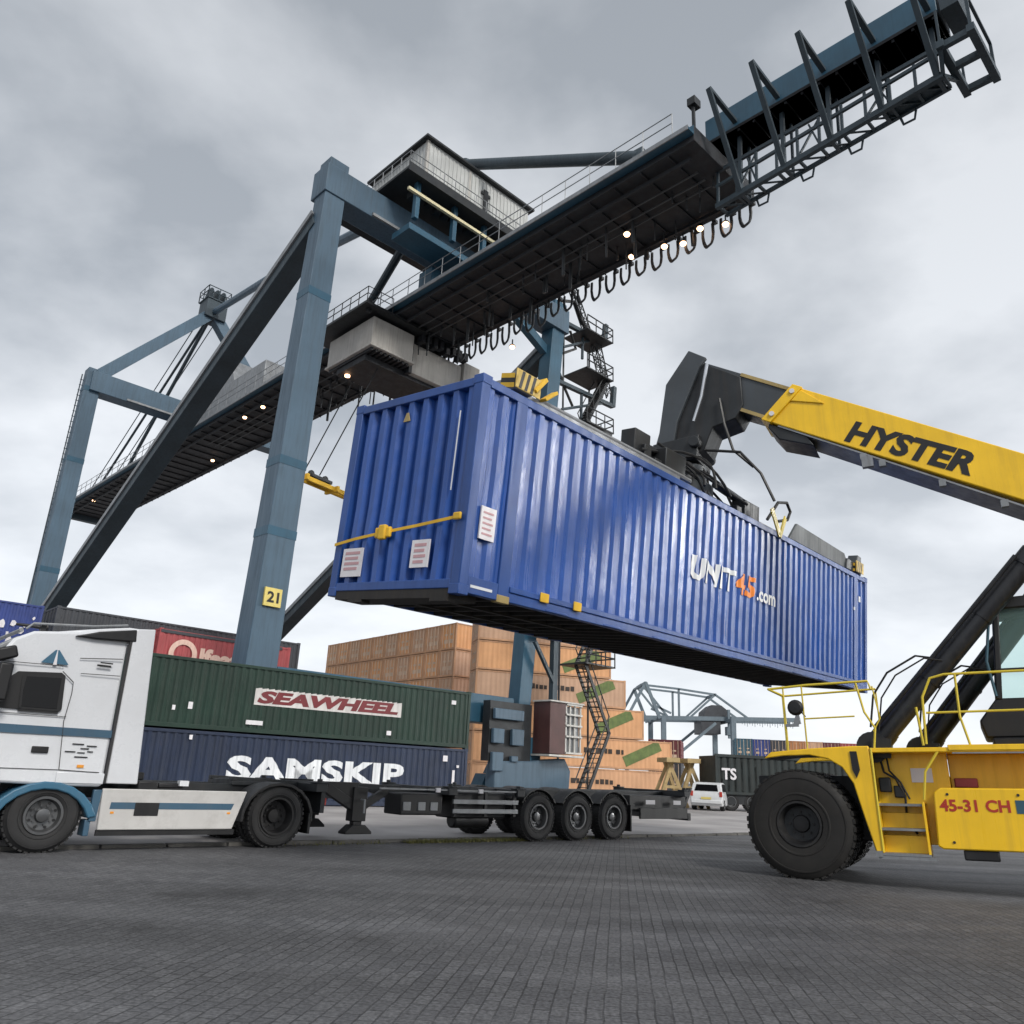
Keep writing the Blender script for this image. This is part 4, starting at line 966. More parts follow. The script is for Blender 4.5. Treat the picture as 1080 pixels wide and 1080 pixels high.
    m = MB(); m.box(gv0-.45, gv0, -18.8, 63, gz0+.30, gz0+.42); m.build('girder_flange', M['crane2'], g); m = MB(); m.box(gv0-.50, gv0-.45, -18.8, 63, gz0+.24, gz0+.46); m.build('flange_edge', M['steel_grey'], g)
    m = MB(); m.box(gv0-.004, gv0, -18.8, 63, gz0+.45, gz1); m.build('girder_web', M['crane2'], g)
    m = MB()
    for k in range(55): u = -17.5+k*1.48; m.box(gv0+.05, gv1-.05, u, u+.06, gz0-.10, gz0-.002)
    for v in (7.5, 11.2): m.box(v, v+.12, -18.2, 63, gz0-.28, gz0-.10)
    m.build('trolley_rail', M['soffit'], g)
    m = MB(); handrail(m, [c(-18, gv0-.42, gz1-.3), c(62.8, gv0-.42, gz1-.3)], 1.1, 1.5, .026); handrail(m, [c(-18, gv1, gz1), c(62.8, gv1, gz1)], 1.1, 2.2, .026); m.build('handrail', M['steel_grey'], g)
    m = MB(); 
    for u in (0, D): 
        for v in (7.1, 9.9): m.box(v, v+.7, u-1.0, u+.2, gz1, 29.26)
    build_each(m, 'girder_hanger', M['crane2'], cr, bevel=.02)
    m = MB(); m.box(6.2, 11.4, 62.6, 63.4, 26.4, 28.3); m.build('end_buffer', M['crane_dark'], g, bevel=.03)
    # festoon loops hanging below the outer edge
    random.seed(11)
    for k in range(24):
        u = -18.2+k*1.0; w = .36; h = 1.0+random.uniform(-.15, .2); v = 12.1
        m = MB(); pts = []
        for i in range(13):
            t = i/12; a = (t-.5)*2; pts.append(c(u+w*a*(1-.25*abs(a)**6), v+.03*math.sin(i), gz0+.05-h*(1-abs(a)**3.2)))
        m.tube(pts, .06, 6); m.tube([(x, y+.06, z-.05 if 0 < i < 12 else z) for i, (x, y, z) in enumerate(pts)], .045, 5)
        m.box(v-.1, v+.1, u-.48, u-.26, gz0-.05, gz0+.12)
        m.build('festoon_loop', M['loop'], cr)
    # drop cables and pipework under the soffit
    m = MB()
    for k in range(80):
        u = -18+k*.42+random.uniform(-.3, .3); v = random.uniform(8.6, 11.8); l = random.uniform(.5, 1.7)
        m.tube([c(u, v, gz0), c(u+random.uniform(-.05, .05), v, gz0-l)], random.choice((.04, .06, .09)), 6)
    for v in (8.4, 9.0, 9.5): m.tube([c(-18, v, gz0-.25), c(30, v, gz0-.25)], .05, 6)
    m.build('soffit_cables', M['loop'], cr)
    # lamps burning on the girder
    for u, v, z in ((-17.2, 12.0, 26.6), (-14.9, 11.9, 26.6), (-14.0, 11.6, 26.7), (-12.2, 11.3, 26.8), (-16.0, 11.7, 26.8), (-13.2, 9.6, 26.7), (-2.6, 12.3, 25.6), (18.3, 7.2, 26.2), (22.0, 7.6, 26.6), (35.4, 7.0, 27.2), (55.5, 7.6, 26.9), (33.5, 10.4, 26.8)):
        m = MB(); m.lathe([(.001, -.11), (.13, -.08), (.165, .0), (.12, .065), (.001, .09)], c(u, v, z), 'z', 12); l = m.build('lamp', M['lamp'], cr)
        m = MB(); m.tube([c(u, v, z+.1), c(u, v, z+.5)], .04, 6); m.lathe([(.20, .0), (.14, .11), (.001, .14)], c(u, v, z+.02), 'z', 12); m.build('lamp_hood', M['steel_dark'], l)
    # far pylon, tie and stays
    ap = Vector(c(36, 9, 42.2))
    m = MB(); m.bar(c(D-.4, .2, 31.6), ap, 1.05, 1.0); m.build('pylon_leg', M['crane'], cr, bevel=.03)
    m = MB(); m.bar(c(D-.4, 17.6, 31.6), ap, 1.05, 1.0); m.build('pylon_leg', M['crane'], cr, bevel=.03)
    m = MB(); m.box(ap.x-1.0, ap.x+1.0, ap.y-.9, ap.y+.9, ap.z-.9, ap.z+1.1)
    for s in (-.6, 0, .6): m.lathe([(.001, -.08), (.95, -.08), (1.0, 0), (.95, .08), (.001, .08)], (ap.x+s, ap.y, ap.z+1.5), 'x', 16)
    ph = m.build('pylon_head', M['crane_dark'], cr, bevel=.04)
    m = MB(); handrail(m, [(ap.x-1.1, ap.y-1.0, ap.z+1), (ap.x+1.1, ap.y-1.0, ap.z+1), (ap.x+1.1, ap.y+1.0, ap.z+1), (ap.x-1.1, ap.y+1.0, ap.z+1), (ap.x-1.1, ap.y-1.0, ap.z+1)], 1.2, 1.0, .05); m.box(ap.x-1.1, ap.x+1.1, ap.y-1.0, ap.y+1.0, ap.z+.95, ap.z+1.05); m.build('pylon_platform', M['crane_dark'], ph)
    m = MB(); m.tube([ap, c(18, 6.9, 37.6), c(.3, 4.6, 31.9)], .30, 10); m.build('tie_strut', M['crane'], cr)
    m = MB()
    for v in (8.2, 8.8, 9.6): m.tube([ap+Vector((v-8.9, 0, 0)), c(62.0, v, 28.0)], .13 if v == 8.8 else .05, 6)
    m.tube([ap, c(55.0, 9.2, 28.0)], .18, 6); build_each(m, 'stay', M['crane_dark'], cr)
    m = MB(); m.tube([c(.8, 6.2, 31.0), c(7.2, 7.3, 28.2)], .26, 10); m.build('girder_brace', M['crane_dark'], cr)
    # machine house on the near portal
    h0, h1, w0, w1, z0, z1 = -2.4, 3.0, 5.0, 13.3, 32.75, 36.0
    m = MB(); m.box(w0, w1, h0, h1, z0, z1)
    for k in range(27): v = w0+.15+k*.30; m.box(v, v+.10, h0-.035, h0-.004, z0+.15, z1-.18)
    for k in range(17): u = h0+.15+k*.31; m.box(w0-.035, w0-.004, u, u+.10, z0+.15, z1-.18)
    mh = m.build('machine_house', M['house'], cr)
    m = MB(); m.box(w0-.3, w1+.3, h0-.3, h1+.3, z1+.004, z1+.16); m.build('roof', M['steel_dark'], mh, bevel=.02)
    m = MB(); m.box(9.4, 9.75, h0-.10, h0-.04, z0+.7, z0+2.5); m.box(9.2, 9.95, h0-.09, h0-.04, z0+2.1, z0+2.3); m.build('house_door', M['steel_dark'], mh)
    m = MB(); m.box(8.2, 8.34, h0-.05, h0-.03, z0+.05, z1-.1); m.box(w0-.05, w0+.12, h0-.05, h0+.12, z0, z1); m.build('corner_trim', M['trolley'], mh)
    m = MB(); m.box(3.2, 13.9, h0-1.0, h1+.6, 32.35, 32.5); m.box(3.2, 13.9, h0-1.05, h0-.98, 32.2, 32.75); p = m.build('house_platform', M['steel_dark'], cr)
    m = MB(); handrail(m, [c(h1+.5, 3.3, 32.5), c(h0-.9, 3.3, 32.5), c(h0-.9, 13.8, 32.5)], 1.1, .8, .03); m.build('handrail', M['steel_grey'], p)
    m = MB(); m.box(3.6, 12.6, h0-.62, h0-.45, 31.42, 31.60); m.build('cable_tray', M['tray'], cr)
    m = MB()
    for v in (4.2, 6.9, 9.2, 11.8): m.box(v, v+.28, h0-.5, h0-.2, 30.0, 32.35)
    m.box(4.0, 12.5, h0-.4, h0+1.2, 29.2, 29.6); m.box(10.4, 11.6, h0-.6, h0-.1, 29.6, 31.0); m.build('house_support', M['crane2'], cr, bevel=.02)
    m = MB()
    for k in range(14): m.box(4.4+k*.6, 4.7+k*.6, h0+.2, h0+.7, 31.9+.1*(k % 3), 32.3)
    build_each(m, 'winch_frame', M['steel_dark'], cr)
    # boom stay
    m = MB(); m.tube([c(-1.0, 9.0, 37.7), c(-14.2, 9.3, 30.5)], .33, 12); m.tube([c(-.9, 9.0, 36.1), c(-1.0, 9.0, 38.0)], .3, 10); m.build('boom_stay', M['crane_dark'], cr)
    m = MB(); m.bar(c(-14.0, 8.8, 27.9), c(-14.3, 9.3, 30.8), .5, .5); m.bar(c(-14.9, 9.3, 27.9), c(-14.3, 9.3, 30.8), .3, .3); m.build('stay_lug', M['crane_dark'], cr)
    m = MB(); m.bar(c(-18.0, 8.2, 27.9), c(-18.0, 8.2, 30.4), .12); m.bar(c(-17.2, 8.4, 27.9), c(-17.0, 8.4, 29.5), .12); m.box(8.0, 8.5, -18.2, -17.8, 30.3, 30.7); m.build('boom_tip_mast', M['steel_dark'], cr)
    # outer boom: box beam, brackets and hung lattice walkway, shallower towards the tip
    zl = lambda u: 25.2+.075*(-18.4-u)
    m = MB(); m.box(8.8, 10.3, -27.9, -18.2, 28.5, 29.75); ob = m.build('outer_boom', M['crane2'], cr, bevel=.03)
    m = MB(); m.box(8.75, 10.35, -27.9, -18.3, 28.34, 28.49)
    for k in range(14): m.box(8.8, 10.3, -27.8+k*.72, -27.7+k*.72, 28.2, 28.338); m.build('outer_boom_soffit', M['soffit'], ob)
    for k in range(5):
        u = -19.6-k*1.98
        m = MB(); A = Vector(c(u, 6.85, 29.2)); F = Vector(c(u-.1, 8.9, 28.75)); Bt = Vector(c(u, 9.15, zl(u)))
        m.bar(A, F, .16, .20, up=(0, 1, 0)); m.bar(A, Bt, .16, .20, up=(0, 1, 0)); m.bar(Bt, c(u, 9.95, zl(u)+.05), .14, .16)
        m.bar(Bt, c(u, 9.3, 28.4), .14, .16, up=(0, 1, 0)); m.bar(c(u, 9.95, zl(u)+.05), c(u, 10.1, 28.4), .10, .10, up=(0, 1, 0))
        m.build('walkway_bracket', M['crane_dark'], cr)
    m = MB()
    for v, dz, w_ in ((9.15, 0, .24), (9.95, .05, .16), (9.2, 1.1, .14)): m.bar(c(-18.4, v, zl(-18.4)+dz), c(-27.7, v, zl(-27.7)+dz), w_*.8, w_)
    m.bar(c(-18.4, 9.25, 27.1), c(-27.8, 9.25, 27.3), .13, .16)
    for k in range(11):
        u = -18.5-k*.92; z = zl(u); z1 = zl(u-.92)
        m.bar(c(u, 9.15, z), c(u, 9.95, z+.05), .1, .12)
        m.bar(c(u, 9.15, z+.1), c(u, 9.25, 27.1), .10, .10, up=(0, 1, 0))
        if k < 10:
            m.bar(c(u, 9.15, z), c(u-.92, 9.95, z1+.05), .06, .06)
            if k % 3 == 1: m.bar(c(u, 9.15, z+.1), c(u-.92, 9.25, 27.0), .08, .08); m.bar(c(u-.92, 9.15, z1+.1), c(u-.5, 9.25, 27.0), .06, .06)
    m.prism([(-27.6, zl(-27.6)+.08), (-25.6, zl(-25.6)+.08), (-25.6, zl(-25.6)+.12), (-27.6, zl(-27.6)+.12)], 9.2, 9.9, 'x'); m.build('lattice_walkway', M['crane_dark'], cr)
    m = MB()
    for k in range(4):
        u = -19.9-k*2.0; z = zl(u); m.tube([c(u, 9.9, z), c(u-.1, 9.9, z-.45), c(u-.5, 9.9, z-.45), c(u-.6, 9.9, z)], .05, 6)
    build_each(m, 'walkway_hook', M['crane_dark'], cr)
    m = MB(); m.bar(c(-27.9, 8.4, 26.6), c(-27.9, 11.4, 26.6), .25, .3); m.bar(c(-28.9, 8.4, 26.6), c(-28.9, 11.4, 26.6), .25, .3)
    for v in (8.6, 9.8, 11.2): m.bar(c(-27.8, v, 26.6), c(-28.9, v, 26.6), .2, .25)
    for v in (8.5, 11.3): m.bar(c(-28.9, v, 26.6), c(-28.9, v, 28.2), .1); m.bar(c(-27.9, v, 26.6), c(-27.9, v, 28.2), .08)
    m.bar(c(-28.9, 8.5, 28.2), c(-28.9, 11.3, 28.2), .1); m.bar(c(-27.9, 10.6, 26.6), c(-27.6, 9.2, zl(-27.6)+.1), .14); m.bar(c(-27.9, 8.5, 26.6), c(-27.7, 9.15, zl(-27.7)), .14); m.box(8.8, 10.3, -28.6, -28.0, 28.4, 29.6); m.build('tip_platform', M['crane_dark'], cr)
    # trolley slung under the girder
    m = MB(); m.box(5.6, 8.6, 2.2, 6.9, 24.75, 26.55); m.box(5.5, 8.7, 2.1, 7.0, 24.6, 24.75)
    t = m.build('trolley', M['trolley'], cr, bevel=.03)
    m = MB(); m.box(8.85, 12.8, 2.6, 6.4, 24.3, 26.3); m.box(12.85, 14.2, 2.4, 6.0, 24.5, 26.6); m.build('trolley_cabin', M['trolley'], t, bevel=.03)
    m = MB(); m.box(8.61, 8.84, 2.5, 6.5, 24.2, 26.6)
    for k in range(9): m.box(5.7+k*.32, 5.85+k*.32, 2.3, 6.8, 24.42, 24.6)
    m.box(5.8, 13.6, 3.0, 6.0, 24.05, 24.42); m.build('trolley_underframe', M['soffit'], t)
    m = MB(); m.box(4.6, 9.2, 1.6, 8.0, 26.75, 26.9); m.box(5.0, 5.25, 2.0, 2.2, 26.5, 27.4); handrail(m, [c(8, 4.7, 26.9), c(1.7, 4.7, 26.9), c(1.7, 6.5, 26.9)], 1.0, .8, .03); m.build('trolley_platform', M['steel_dark'], t)
    m = MB()
    for k in range(9): v = 6+k*.75; m.tube([c(3.0+.4*(k % 3), v, 26.4), c(3.0+.4*(k % 3), v, 27.1)], .12, 8)
    for k in range(8): v = 9+k*.5; m.box(v, v+.3, 2.0, 2.5, 26.3+.15*(k % 2), 27.0)
    build_each(m, 'trolley_gear', M['soffit'], t)
    m = MB(); m.lathe([(.001, -.1), (.16, -.05), (.16, .05), (.001, .1)], c(5.4, 6.2, 23.95), 'z', 12); m.build('lamp', M['lamp'], t)
    m = MB()
    for v, u in ((7, 3.2), (7, 5.8), (11, 3.2), (11, 5.8)): m.tube([c(u, v, 24.3), c(u+4.0, v-.8, 17.9)], .04, 5)
    build_each(m, 'hoist_rope', M['steel_dark'], cr)
    # electrics cabinets on the girder near the far portal
    m = MB(); m.box(7.2, 9.8, 19.0, 31.0, 28.0, 30.4); m.prism([(24.5, 30.4), (26, 33.0), (30, 33.0), (31, 30.4)], 7.4, 9.6, 'x'); m.build('electrical_house', M['steel_grey'], cr, bevel=.05)
    # access tower beside the right leg
    T = Vector(c(-.4, 20.6, 0))
    TX = 1.5; m = MB()
    for z in (8.0, 12.0, 16.0, 20.0, 24.0, 28.0, 31.0):
        m.box(19.2, 22.0, -1.5, .7, z, z+.1); handrail(m, [(19.2, -1.5, z), (22, -1.5, z), (22, .7, z)], 1.1, .9, .05)
    for i, z in enumerate((0.1, 4.0, 8.0, 12.0, 16.0, 20.0, 24.0)):
        a = Vector((19.5, -1.2, z)); b = Vector((21.8, -1.2, z+4.0))
        if i % 2: a.x, b.x = b.x, a.x
        for y in (-1.2, -.4):
            m.bar(a+Vector((0, y+1.2, 0)), b+Vector((0, y+1.2, 0)), .08, .22)
            m.tube([a+Vector((0, y+1.2, 1.0)), b+Vector((0, y+1.2, 1.0))], .04, 5)
        for k in range(14):
            p_ = a+(b-a)*((k+.5)/14); m.box(p_.x-.12, p_.x+.12, -1.2, -.4, p_.z-.02, p_.z+.02)
            if k % 4 == 0: m.tube([p_, p_+Vector((0, 0, 1.0))], .03, 4)
    for x in (19.2, 22.0): m.tube([(x, .7, 0), (x, .7, 32)], .07, 6)
    m.v = [(x+TX-.03*(z-16)*.6, y, z) for x, y, z in m.v]
    m.build('stair_tower', M['steel_dark'], cr)
    for z, w in ((31.6, 23.6), (26.9, 24.6)):
        m = MB(); m.bar((18.6, -.4, z-.3), (w, -.4, z), .3, .3); m.bar((w, -.4, z-.05), (w+.15, -.4, z+1.6), .34, .34, up=(1, 0, 0)); m.bar((19.2, -.4, z-2.2), (w-1.0, -.4, z-.1), .16, .18); m.bar((21.2, -.4, z-.1), (21.2, -.4, z-2.3), .16, .16)
        m.build('cable_arm', M['crane_dark'], cr, bevel=.03)
    m = MB(); lattice(m, (22.6, -.4, 31.2), (24.0, -.4, 27.4), .5, 7, .05); lattice(m, (20.0, -.4, 34.4), (21.6, -.4, 31.8), .4, 5, .05); m.build('cable_ladder', M['steel_dark'], cr)
    m = MB(); m.tube([(19.0, -.3, 33.0), (20.4, -.3, 33.6), (21.2, -.3, 32.3), (22.4, -.3, 31.2)], .13, 8); m.tube([(18.9, -.3, 30.4), (20.0, -.3, 31.0), (20.6, -.3, 29.9), (19.3, -.3, 29.0)], .1, 8); m.tube([(18.6, -.3, 28), (19.6, -.3, 26.4), (20.4, -.3, 25.4)], .1, 6); m.build('cable_bundle', M['hose'], cr)
    # lower equipment round the right leg: cabin, cage ladder, bogie covers
    m = MB(); m.box(16.9, 18.2, -2.3, -1.0, 2.55, 5.35); cb = m.build('equipment_cabin', M['cabin_red'], cr, bevel=.03)
    m = MB()
    for z in (2.6, 3.5, 4.1, 4.7, 5.25): m.box(18.25, 19.6, -2.35, -2.27, z, z+.10)
    for x in (18.25, 18.6, 19.0, 19.5): m.box(x, x+.10, -2.26, -2.18, 2.6, 5.35)
    m.box(16.8, 19.7, -2.4, -1.0, 5.36, 5.44); m.box(16.8, 19.7, -2.4, -1.0, 2.42, 2.52); m.build('access_cage', M['cage'], cr)
    m = MB(); m.box(18.3, 19.5, -2.16, -1.1, 2.6, 5.2); m.build('cage_back', M['steel_grey'], cr)
    m = MB(); m.prism([(13.5, 1.25), (13.6, 2.0), (16.2, 2.1), (17.6, 2.25), (19.0, 2.35), (19.5, 1.7), (19.4, .6), (13.5, .6)], -1.6, -.9); m.build('bogie_cover', M['crane'], cr, bevel=.05)
    m = MB()
    for x, z, w_, h_ in ((13.25, 4.15, 2.2, .55), (13.2, 2.9, .8, .75), (14.6, 2.85, .9, .85), (13.2, 1.5, .8, .95), (14.6, 2.0, .5, .3)): m.box(x, x+w_, -1.72, -1.5, z, z+h_)
    build_each(m, 'drive_box', M['crane'], cr, bevel=.04)
    m = MB(); m.box(13.1, 16.3, -1.45, -.9, 2.0, 5.1); m.build('drive_recess', M['steel_dark'], cr)
    m = MB(); m.bar((18.6, -.9, 5.4), (18.6, -.9, 12), .34, .4, up=(1, 0, 0)); m.bar((16.6, -1.0, 9.2), (18.6, -1.0, 9.2), .2, .3); m.bar((16.8, -1.0, 8.8), (18.5, -1.0, 6.6), .2, .2); m.build('cable_post', M['crane_dark'], cr)
crane()
# yellow hook-on spreader of the crane
ys = thing('crane_spreader', 'weathered yellow crane spreader hanging between the marked leg and the blue container', 'spreader', MK @ Matrix.Translation(Vector(c(9.8, 7.6, 18.2))) @ Matrix.Rotation(R(-78), 4, 'Z'))
m = MB()
for x in (-.35, .2): m.box(x, x+.15, -3.2, 3.2, 0, .30)
for y in (-3.2, -1.4, 1.2, 3.0): m.box(-.6, .6, y, y+.2, -.06, .34)
m.build('frame', M['strap'], ys, bevel=.03)
m = MB(); m.box(-.4, .4, -.9, .9, .34, .55); m.lathe([(.001, -.08), (.22, -.08), (.22, .08), (.001, .08)], (0, .6, .66), 'x', 14); m.lathe([(.001, -.08), (.22, -.08), (.22, .08), (.001, .08)], (0, -.6, .66), 'x', 14); m.build('head_block', M['steel_dark'], ys, bevel=.02)
m = MB(); m.box(-.15, .15, 2.6, 2.9, .3, .8); m.bar((0, 2.7, .8), (0, 2.95, 1.2), .12); m.build('cable_basket', M['steel_dark'], ys)

# =================================================================== stacked boxes behind the truck
GR = Vector((-1.334, 34.28, 0)); GAZ = math.degrees(.8561)
gd = Vector((math.sin(.8561), math.cos(.8561), 0))
GL = 13.6; HH = 2.25
def lash(root, L, W, H, spots, mat):
    m = MB()
    for x, z, a, b in spots: m.box(x, x+a, -.014, .002, z, z+b)
    build_each(m, 'data_plate', mat, root)
def ground_box(name, label, z, H, wall, frame):
    r = thing(name, label, 'container', azm(GR - gd*GL + Vector((0, 0, z)), GAZ)); container(r, GL, 2.44, H, wall, frame, pitch=.27, depth=.036, dent=.012, seed=z+2, end='doors'); return r
navy = ground_box('shipping_container', 'navy container lettered SAMSKIP standing on the ground behind the truck', .013, HH, M['navy_box'], M['navy_box'])
grn = ground_box('shipping_container', 'dark green container lettered SEAWHEEL stacked on the navy container', HH+.03, HH, M['green_box'], M['green_box'])
gcut = corr_cuts(.13, GL-.13, .27, .13); gfn = lambda x: .02+corr(x, .27, .036, .13)
kw = dict(depth_fn=gfn, cuts=gcut, y=-.02)
lettering('SAMSKIP', .80, GL-10.02, .74, width=6.98, bold=.04, **kw).build('lettering', M['white'], navy, smooth=0)
m = MB()
for i in range(26):
    x0 = GL-9.4+i*6.0/26; x1 = x0+6.0/26; z0 = 3.24-HH-.03; sl = .05/6
    m.add([(x0, .012, z0-.02+i*.001), (x1, .012, z0-.02+i*.001), (x1, .012, z0+.56), (x0, .012, z0+.52)], [(0,1,2,3)])
b = m.build('name_board', M['board'], grn, smooth=0)
lettering('SEAWHEEL', .43, GL-9.30, 3.28-HH-.03, y=.004, width=5.75, bold=.055, shear=.22, slope=.008).build('lettering', M['sea_text'], b, smooth=0)
lash(grn, GL, 2.44, HH, [(GL-11.6, .62, .14, .22), (GL-12.1, .55, .1, .15), (GL-1.0, 1.68, .22, .16), (GL-9.6, .28, .6, .14), (GL-4.0, .28, .2, .16)], M['placard'])
lash(navy, GL, 2.44, HH, [(GL-1.25, 1.72, .22, .22), (GL-.55, 1.5, .12, .1), (GL-.75, .9, .12, .5), (GL-11.4, 1.95, .1, .14)], M['placard'])

# red, dark grey and blue boxes further back
def far_stack(end, az, L, tops, name, labels, walls, H, end_style='doors'):
    out = []
    hd = Vector((math.sin(R(az)), math.cos(R(az)), 0))
    for i, (lb, wl) in enumerate(zip(labels, walls)):
        r = thing(name, lb, 'container', azm(Vector(end) - hd*L + Vector((0, 0, .013+i*(H+.02))), az)); container(r, L, 2.44, H, wl, wl, pitch=.3, depth=.036, end=end_style); out.append(r)
    return out
H_ = 2.53
reds = far_stack((-12.2, 46.2, 0), 45, 7.5, None, 'shipping_container', ['maroon container at the foot of the faded red stack', 'dark wine container midway up the faded red stack', 'faded red container with round emblem and pale lettering'], [M['maroon_box'], M['maroon_box'], M['red_box']], H_)
rd = reds[2]
lettering('lfeat', .86, 7.0-4.75, .95, y=-.008, width=2.2, bold=.05).build('lettering', M['pale'], rd, smooth=0)
m = MB(); pts = []
for i in range(25):
    a = R(-60+i*300/24); pts.append((7.0-5.65+.62*math.cos(a), .0, 1.36+.62*math.sin(a)))
m.tube(pts, .15, 6); m.v = [(x, -.02+y*.05, z) for x, y, z in m.v]; m.build('emblem', M['pale'], rd)
m = MB(); m.box(0.05, 6.95, -.02, .06, H_-.20, H_-.05); m.build('top_rail', M['grey_box'], rd)
greys = far_stack((-12.3, 48.6, 0), 47, 13.4, None, 'shipping_container', ['black container at the base of the dark stack behind the red boxes', 'charcoal container in the middle of the dark stack behind the red boxes', 'dark grey container topping the stack behind the red boxes'], [M['grey_box']]*3, 2.74)
blues = far_stack((-25.35, 44, 0), 49, 12.2, None, 'shipping_container', ['old blue container lowest in the stack at the left edge', 'old blue container second up in the stack at the left edge', 'old blue container with flaking white marks at the top left edge'], [M['blue_box2']]*3, 2.98)
random.seed(5)
for i in range(8):
    x = 12.2-random.uniform(.3, 1.9); z = random.uniform(.6, 2.3); r_ = random.uniform(.07, .2); k = random.randint(5, 8)
    m = MB(); m.prism([(x+r_*random.uniform(.5, 1.1)*math.cos(2*PI*q/k), z+1.7*r_*random.uniform(.5, 1.1)*math.sin(2*PI*q/k)) for q in range(k)], -.012, .03); m.build('flaking_mark', M['placard'], blues[2], smooth=0)

# =================================================================== tan stack beyond the crane
TH = 2.03
def plain_box(L, W, H, wall, frame, doors=True):
    """wall mesh and frame mesh of a distant box, for sharing between copies"""
    mb = MB(); p = .12
    corr_panel(mb, p, L-p, .15, H-.12, lambda c_, d, z: (c_, d, z), .34, .016)
    corr_panel(mb, p, L-p, .15, H-.12, lambda c_, d, z: (c_, W-d, z), .34, .04)
    mb.box(.05, .09, p, W-p, .15, H-.12); mb.box(L-.09, L-.05, p, W-p, .15, H-.12); mb.add([(p, .06, H-.03), (L-p, .06, H-.03), (L-p, W-.06, H-.03), (p, W-.06, H-.03)], [(0,1,2,3)])
    w = mb.mesh('wall', wall, 20)
    fb = MB()
    for x in (0, L-p):
        for y in (0, W-p): fb.box(x, x+p, y, y+p, 0, H)
    for y in (0, W-.1): fb.box(p, L-p, y, y+.1, .02, .15); fb.box(p, L-p, y, y+.08, H-.12, H-.02)
    for x in (0, L-.1): fb.box(x, x+.1, p, W-p, .02, .15); fb.box(x, x+.1, p, W-p, H-.12, H-.02)
    f = fb.mesh('frame', frame, 35)
    dm = None
    if doors:
        db = MB(); db.box(.035, .05, W/2-.03, W/2+.03, .2, H-.15)
        for y in (.3, .75, W-.75, W-.3): db.tube([(-.01, y, .15), (-.01, y, H-.12)], .03, 5)
        for y in (.45, W-.9): db.box(.02, .05, y, y+.45, .5, .8); db.box(.02, .05, y+.05, y+.4, 1.1, 1.25)
        dm = db.mesh('door_gear', M['gear'], 30)
    return w, f, dm
CORN = Vector((-2.55, 60, 0))          # near corner of the stack
eaz = -40; ed = Vector((math.sin(R(eaz)), math.cos(R(eaz)), 0))
bw, bf, bd = plain_box(12.2, 1.98, TH, M['tan_box'], M['tan_dark'])
tiers = ['lowest', 'second', 'third', 'fourth', 'fifth', 'top']
ordn = ['nearest', 'second', 'third', 'fourth', 'fifth', 'sixth', 'seventh', 'eighth', 'ninth', 'farthest left']
for k in range(10):
    for t in range(6):
        # local y runs left of the heading (50 deg), which is along the wall of ends
        lab = 'tan container end-on, %s tier, %s column from the corner of the long stack' % (tiers[t], ordn[k])
        r = thing('tan_container', lab, 'container', azm(CORN + ed*(2.0+k*2.03) + Vector((0, 0, .012+t*(TH+.02))), 50), 'tan containers stacked beyond the crane')
        link_mesh('wall', bw, r); link_mesh('frame', bf, r); link_mesh('door_gear', bd, r)
saz = 75; sd = Vector((math.sin(R(saz)), math.cos(R(saz)), 0))
RE = Vector((11.85, 60, 0))
ends = [0.0, .42, -1.75, -3.15, -4.3, -4.9]
for t, e in enumerate(ends):
    L = 14.3+e
    r = thing('tan_container', 'tan container, %s step of the stair-shaped pile of side-on tan boxes' % ['lowest', 'second', 'third', 'fourth', 'fifth', 'topmost'][t], 'container', azm(RE - sd*14.3 + Vector((0, 0, .012+t*(TH+.02))), saz), 'side-on tan containers with faded labels')
    w, f, dd = plain_box(L, 2.0, TH, M['tan_box'], M['tan_dark'], True)
    link_mesh('wall', w, r); link_mesh('frame', f, r); link_mesh('door_gear', dd, r)
    # faded green sash, tilted, as a sign plate
    if t != 0:
        m = MB(); cx = L-2.3; cz_ = TH*.55; a = R(24); ln, hh = (1.5, .36)
        P_ = [(cx+i*ln*math.cos(a)-j*hh*math.sin(a), cz_+i*ln*math.sin(a)+j*hh*math.cos(a)) for i, j in ((-1,-1),(1,-1),(1,1),(-1,1))]
        m.prism(P_, .002, .03); s = m.build('faded_sash', M['peel'], r)
    if t in (0, 1, 3):
        m = MB(); random.seed(20+t); x = L-7.2
        for i in range(9):
            wd = random.uniform(.16, .34); m.box(x, x+wd, -.012, .015, 1.0, 1.0+random.uniform(.26, .36)); x += wd+random.choice((.08, .1, .3))
        m.build('stencil_marks', M['darktext'], r)

